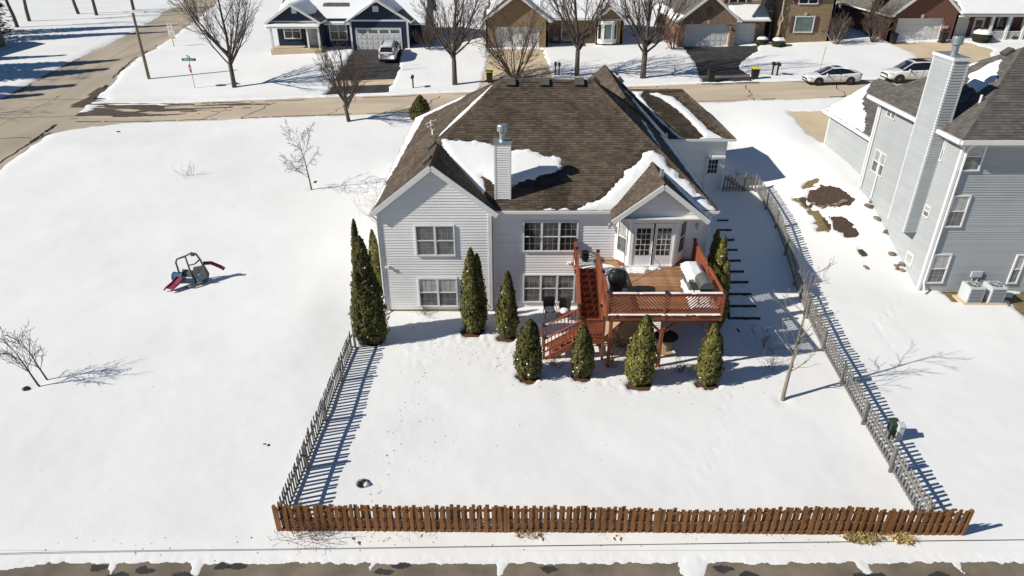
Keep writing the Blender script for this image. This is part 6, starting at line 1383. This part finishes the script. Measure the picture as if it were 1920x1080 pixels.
mailbox(775,167,'single black mailbox on the verge right of the navy house driveway'); mailbox(1447,143,'black mailbox on the verge nearer the black driveway'); mailbox(1456,144,'black mailbox beside its twin, farther from the black driveway')
mailbox(1041,142,'black mailbox behind the house ridge near the tan driveway'); mailbox(1048,143,'second black mailbox behind the house ridge by the maple')
def bin_(px, py, label, lid='blackp', pos=None):
    g = G(px, py) if pos is None else V3(pos[0],pos[1],hz(*pos)); T = thing('wheeled_bin', label, 'bin', g); s0, s1 = .24, .31
    MB().hexa([g+V3(*v) for v in ((-s0,-s0,.05),(s0,-s0,.05),(s0,s0,.05),(-s0,s0,.05),(-s1,-s1,1.0),(s1,-s1,1.0),(s1,s1,1.0),(-s1,s1,1.0))]).build('body', MT['blackp'], T, bevel=.03)
    MB().prism([g+V3(*v) for v in ((-.34,-.36,1.0),(.34,-.36,1.0),(.34,.36,1.06),(-.34,.36,1.06))],(0,0,.06)).build('lid', MT[lid], T, bevel=.02)
    stick('handle', 'blackp', T, g+V3(-.25,.4,1.0), g+V3(.25,.4,1.0), .04, .04)
    for s in (-1, 1): w_ = MB().lathe([(.12,-.03),(.12,.03)],12); w_.V = [(g.x+s*.27+v[2], g.y+.26+v[0], g.z+.12+v[1]) for v in w_.V]; w_.build('wheel', MT['tyre'], T)
bin_(1332,153,'black wheeled bin at the foot of the black driveway'); bin_(1414,150,'black wheeled bin with bright yellow lid beside the mailboxes','binlid'); bin_(918,155,'dark bin with yellow lid on the verge beside the roof edge','binlid')
bin_(0,0,'black bin at the left side of the red brick garage','blackp',(X78(1673,78,75.8),75.7)); bin_(0,0,'black bin between the garage doors of the red brick house','blackp',(X78(1766,80,75.6),75.6))
# driveway reflector rod
g = G(1536,136); MB().tube([g, g+V3(.15,0,2.3)], .02, 5).build('marker_rod', MT['dmetal']); tag(bpy.data.objects['marker_rod'], 'thin dark marker rod stuck in the snow near the sedan', 'rod')

# ============================================================ back yard things
g = G(365,532); PX, PY, PZ = g.x, g.y, g.z+.1
PS = thing('toy_play_gym', 'toppled plastic toy climber in grey, magenta and blue on the open snow', 'play gym', (PX,PY,PZ))
def Q(u, v, z): return V3(PX+u, PY+v, PZ+z)
def frame(pts, r, mat, name): MB().tube([Q(*p) for p in pts], r, 7).build(name, MT[mat], PS, smooth=True)
frame([(-.62,-.05,.3),(-.70,-.0,1.15),(-.62,.05,1.32),(-.2,.1,1.45)],.05,'pgrey','upright'); frame([(-.2,.1,1.45),(.15,.15,1.62),(.35,.18,1.55),(.5,.2,1.2),(.62,.15,.7)],.05,'pgrey','upright')
frame([(-.2,.1,1.45),(-.12,.05,.9),(.0,-.1,.5),(.2,-.25,.05)],.045,'pgrey','upright'); frame([(-.12,.05,.95),(.2,.12,1.0),(.45,.18,1.2)],.04,'pgrey','cross_bar')
m = MB(); m.prism([Q(.05,-.25,.05),Q(.5,-.35,.0),Q(.85,-.22,.12),Q(.88,.0,.45),Q(.66,.12,.88),Q(.1,.02,.82)],(0,.09,.03)); m.build('side_panel', MT['pgrey'], PS, bevel=.03)
pc = MB(); pc.lathe([(.19,0),(.17,.02),(.17,.03)],18); pc.V = [tuple(Q(.52+v[0],-.24-v[2],.40+v[1])) for v in pc.V]; pc.build('porthole', MT['pblue'], PS)
m = MB(); m.prism([Q(-.6,-.0,.35),Q(.08,-.12,.3),Q(.1,.02,.62),Q(-.55,.12,.66)],(0,.06,.04)); m.build('platform', MT['pgrey'], PS, bevel=.03)
b = MB(); b.lathe([(.24,0),(.27,.05),(.25,.1),(.25,.45),(.28,.5),(.28,.55),(.22,.55)],20); b.V = [tuple(Q(-1.02+v[2],.0+v[0],.32+v[1])) for v in b.V]; b.build('tunnel_drum', MT['pblue'], PS, smooth=False)
m = MB(); sl_ = [(-.45,-.35,.42),(-.62,-.62,.24),(-.85,-.92,.08)]
for i in range(2): m.prism([Q(sl_[i][0]-.2,sl_[i][1]+.05,sl_[i][2]),Q(sl_[i][0]+.2,sl_[i][1]-.1,sl_[i][2]),Q(sl_[i+1][0]+.2,sl_[i+1][1]-.1,sl_[i+1][2]),Q(sl_[i+1][0]-.2,sl_[i+1][1]+.05,sl_[i+1][2])],(0,0,.04))
m.build('slide_bed', MT['ppink'], PS)
for s in (-1, 1): frame([(a+.21*s,b_-.03-.07*s,c+.06) for a, b_, c in sl_]+[(-.95+.21*s,-1.02-.07*s,.03)],.045,'ppink','slide_side')
frame([(.55,.3,.95),(.9,.45,.9),(1.3,.5,.66),(1.5,.52,.5)],.1,'ppink','slide_arm'); frame([(-.2,-.6,.04),(.2,-.62,.06),(.5,-.4,.1),(.65,-.2,.15)],.06,'pgrey','base_foot')
MB().obox(Q(.22,.1,1.55),(.1,0,0),(0,.06,0),(0,0,.08)).build('knob', MT['ppink'], PS, bevel=.03)
# timber steps along the right side
ST = thing('timber_steps', 'dark landscape timbers set as steps up the shaded side yard', 'steps', (11.5,30,hz(11.5,30)))
for (xa_, xb_, y_) in ((1344,1365,417),(1347,1371,435),(1344,1376,453.5),(1350,1382,472.5),(1353,1388,492.5),(1357,1394,513),(1359,1402,533),(1362,1408,555.5),(1364,1417,578),(1366,1424,601)):
    a = G(xa_, y_); b_ = G(xb_, y_); stick('timber', 'timber', ST, a+V3(0,0,.09), b_+V3(0,0,.09), .14, .14)
a = G(1362,548); b_ = G(1366,601); stick('edge_timber', 'timber', ST, a+V3(0,0,.08), b_+V3(0,0,.08), .13, .13); c_ = G(1386,626); stick('edge_timber', 'timber', ST, b_+V3(0,0,.07), c_+V3(0,0,.05), .1, .1)
# stones round the neighbour's beds
def rock(c, r, rnd, parent, name='stone'):
    m = MB(); ph = [rnd.uniform(0,6.28) for _ in range(4)]; m.lathe([(r*.5,-.3*r),(r*.95,0),(r*.9,.35*r),(r*.5,.62*r),(r*.08,.7*r)], 9, (0,0,0), lambda t, z: 1+.18*math.sin(2*t+ph[0])+.12*math.sin(3*t+ph[1]+z*3)); s = rnd.uniform(.7,1.3)
    m.V = [(c.x+v[0]*s, c.y+v[1]/s, c.z+v[2]) for v in m.V]; return m.build(name, MT['stone'], parent, smooth=False)
rnd = random.Random(9)
RK = thing('stone_border', 'rough field stones edging the larger mulch bed', 'stones', G(1555,386))
for k in range(16):
    t = k/15; px_ = 1522+t*62; py_ = 384+6*math.sin(t*math.pi)-t*5+rnd.uniform(-2,4); rock(G(px_,py_)+V3(0,0,.04), rnd.uniform(.08,.19), rnd, RK)
for (px_, py_, n_, lb) in ((1631,385,4,'pile of stones at the downspout of the grey house'),(1643,414,1,'single round stone beside a black drain elbow'),(1662,443,3,'small yellowish stones near the chimney base'),(1675,478,2,'flat pinkish stones in the snow below the chimney'),(1684,505,5,'stone heap in a melted hollow near the basement window'),(1622,505,1,'lone small stone in the open snow')):
    T = thing('stone_pile', lb, 'stones', G(px_,py_))
    for k in range(n_): rock(G(px_+rnd.uniform(-7,7)*(n_ > 1),py_+rnd.uniform(-6,6)*(n_ > 1))+V3(0,0,.12), rnd.uniform(.12,.22) if n_ != 1 or px_ > 1630 else .14, rnd, T)
# utility cabinets by the right fence
for (px_, py_, w_, h_, mt, lb) in ((1667,822,.30,.72,'green','dark green utility pedestal outside the right fence'),(1680,828,.22,.72,'acw','grey utility pedestal beside the dark green one')):
    g = G(px_, py_); T = thing('utility_pedestal', lb, 'utility box', g); MB().box(g.x-w_/2,g.x+w_/2,g.y-w_/2,g.y+w_/2,g.z-.05,g.z+h_).build('cabinet', MT[mt], T, bevel=.02)
    MB().prism([(g.x-w_*.58,g.y-w_*.58,g.z+h_),(g.x+w_*.58,g.y-w_*.58,g.z+h_),(g.x+w_*.58,g.y+w_*.58,g.z+h_+.06),(g.x-w_*.58,g.y+w_*.58,g.z+h_+.06)],(0,0,.09)).build('lid', MT[mt], T, bevel=.02)
# yard drain
g = G(680,911)+V3(0,0,.12); T = thing('yard_drain', 'round black beehive drain grate showing through the snow', 'drain', g)
MB().lathe([(.2,-.1),(.2,-.03),(.18,-.01)],20,g).build('ring', MT['blackp'], T)
for k in range(8): t = k*math.pi/8; MB().tube([g+V3(-.23*math.cos(t),-.23*math.sin(t),0),g+V3(-.12*math.cos(t),-.12*math.sin(t),.09),g+V3(0,0,.11),g+V3(.12*math.cos(t),.12*math.sin(t),.09),g+V3(.23*math.cos(t),.23*math.sin(t),0)],.012,4).build('rib', MT['dmetal'], T)
lumpy((g.x+.14,g.y-.06,g.z+.01), [(.12,0),(.1,.05),(.03,.08)], 10, 3, .1, 'snow_lump', 'roofsnow', T)
# sunken pits and clods in the open snow
def clods(px, py, n, spread, label, s=.1, mat='leafl', name='frozen_clods'):
    T = thing(name, label, 'clods', G(px,py)); rr = random.Random(int(px))
    for k in range(n): rock(G(px+rr.uniform(-1,1)*spread,py+rr.uniform(-.5,.5)*spread)+V3(0,0,.08), rr.uniform(.5,1.2)*s, rr, T, 'clod').data.materials[0] = MT[mat]
clods(50,733,4,6,'dark frozen clods by the leaning sapling',.14,'blackp'); clods(503,840,5,6,'dark clods in the open snow left of the grey fence',.09); clods(483,822,2,3,'two small dark clods above the other clods',.08); clods(594,345,2,3,'small dark clod beside the young lawn tree',.12); clods(220,250,2,4,'dark clod near the street edge of the open lawn',.16)
# straw tufts and vines at the brown fence
def tuft(x, y, n, h, seed, label, sp=.35, mat='straw', z=None):
    rr = random.Random(seed); z0_ = hz(x, y)+.06; T = thing('dry_grass_tuft', label, 'grass', (x,y,z0_), 'dry grass along the brown fence'); m = MB()
    for k in range(n):
        a = rr.uniform(0,6.28); r_ = rr.random()**.6*sp; b0 = V3(x+r_*math.cos(a)*1.3, y+r_*math.sin(a)*.5, z0_-.03); l = h*rr.uniform(.5,1.1); d = V3(rr.gauss(0,.5), rr.gauss(-.15,.35), 1).normalized()
        tip = b0+d*l+V3(rr.gauss(0,.06),rr.gauss(-.06,.05),-l*.25); s_ = d.cross(V3(.3,1,0)).normalized()*.008; mid = b0+d*l*.6; m.add([b0-s_,b0+s_,mid+s_,tip,mid-s_],[(0,1,2,3,4)])
    m.build('blades', MT[mat], T)
tuft(11.1,15.25,380,.42,1,'largest clump of straw grass before the brown fence near its right end',.45); tuft(12.35,15.2,240,.42,2,'second straw grass clump beside the largest one at the fence',.28)
tuft(.55,15.4,130,.4,3,'ragged straw tuft at the middle of the brown fence',.35); tuft(-4.4,15.42,60,.22,4,'thin straw along the foot of the left fence half',.6); tuft(-3.1,15.42,50,.2,5,'low straw at the foot of the fence beside a post',.6); tuft(3.3,15.4,50,.25,6,'low straw tuft right of the fence middle',.4); tuft(5.6,15.4,30,.2,7,'sparse straw wisps before the right fence half',.5); tuft(8.4,15.4,25,.2,8,'few straw wisps left of the largest clump',.3)
bare_tree(-6.9,15.3,1.35,60,'tangled bare vine over the left end of the brown fence','shrub',name='bare_vine',rtr=.012,twig='redtwig',bark='redtwig'); bare_tree(-6.2,15.25,1.1,61,'second tangle of bare vine on the brown fence boards','shrub',name='bare_vine',rtr=.01,twig='redtwig',bark='redtwig')
# thin cable along the verge
pts = [at_z(x, 1038-26*(max(x,0)/1920)**.8, .125) for x in range(-60, 2000, 60)]
o = MB().tube([(p.x,p.y,hz(p.x,p.y)+SN+.03) for p in pts], .009, 5).build('verge_cable', MT['dmetal']); tag(o, 'thin dark cable stretched along the snowy verge outside the brown fence', 'cable')
# leaf litter on the snow; dark specks also stand in for footprints
rr = random.Random(21); m = MB()
def leaf(x, y, s):
    z = hz(x, y)+float(snow_depth(np.array([x]), np.array([y]))[0])+.012; a = rr.uniform(0,6.28); u = V3(math.cos(a),math.sin(a),rr.uniform(-.3,.3))*s; v = V3(-math.sin(a),math.cos(a),rr.uniform(-.2,.4))*s*.55
    m.add([V3(x,y,z)-u, V3(x,y,z)+v, V3(x,y,z)+u, V3(x,y,z)-v+V3(0,0,.01)], [(0,1,2,3)])
for (cx_, cy_, sx_, sy_, n_) in ((-3.5,27.3,1.2,.7,60),(-1.2,25.6,1.0,.6,40),(1.0,24.8,1.2,.5,26),(3.5,23.2,2.0,.3,45),(7,23.0,1.6,.4,30),(11.2,33,.7,3,35),(11.3,27,.8,1.2,60),(-3.6,22,.6,2.5,35),(3,20.5,4,1.5,14),(-14,24,4,6,16),(-10.5,15.0,2,.25,26),(0,15.05,6,.2,14),(9,15.0,3,.2,6),(-5.8,15.1,.6,.25,10)):
    for _ in range(n_): leaf(rr.gauss(cx_,sx_), rr.gauss(cy_,sy_), rr.uniform(.012,.034)*(1 if rr.random() < .93 else 1.7))
for _ in range(34): t = rr.random(); leaf(-4.9+1.2*t+rr.gauss(0,.10)+.25*math.sin(t*9), 16.5+9.5*t, rr.uniform(.014,.036))
for _ in range(50): t = rr.random(); leaf(11.4+.5*math.sin(t*6)+rr.gauss(0,.1), 27+11*t, rr.uniform(.02,.045))
m.build('litter_and_prints', MT['leafl'], kind='stuff')
bpy.data.objects['litter_and_prints']['label'] = 'dark specks of leaf litter and stand-in footprint marks scattered over the snow'
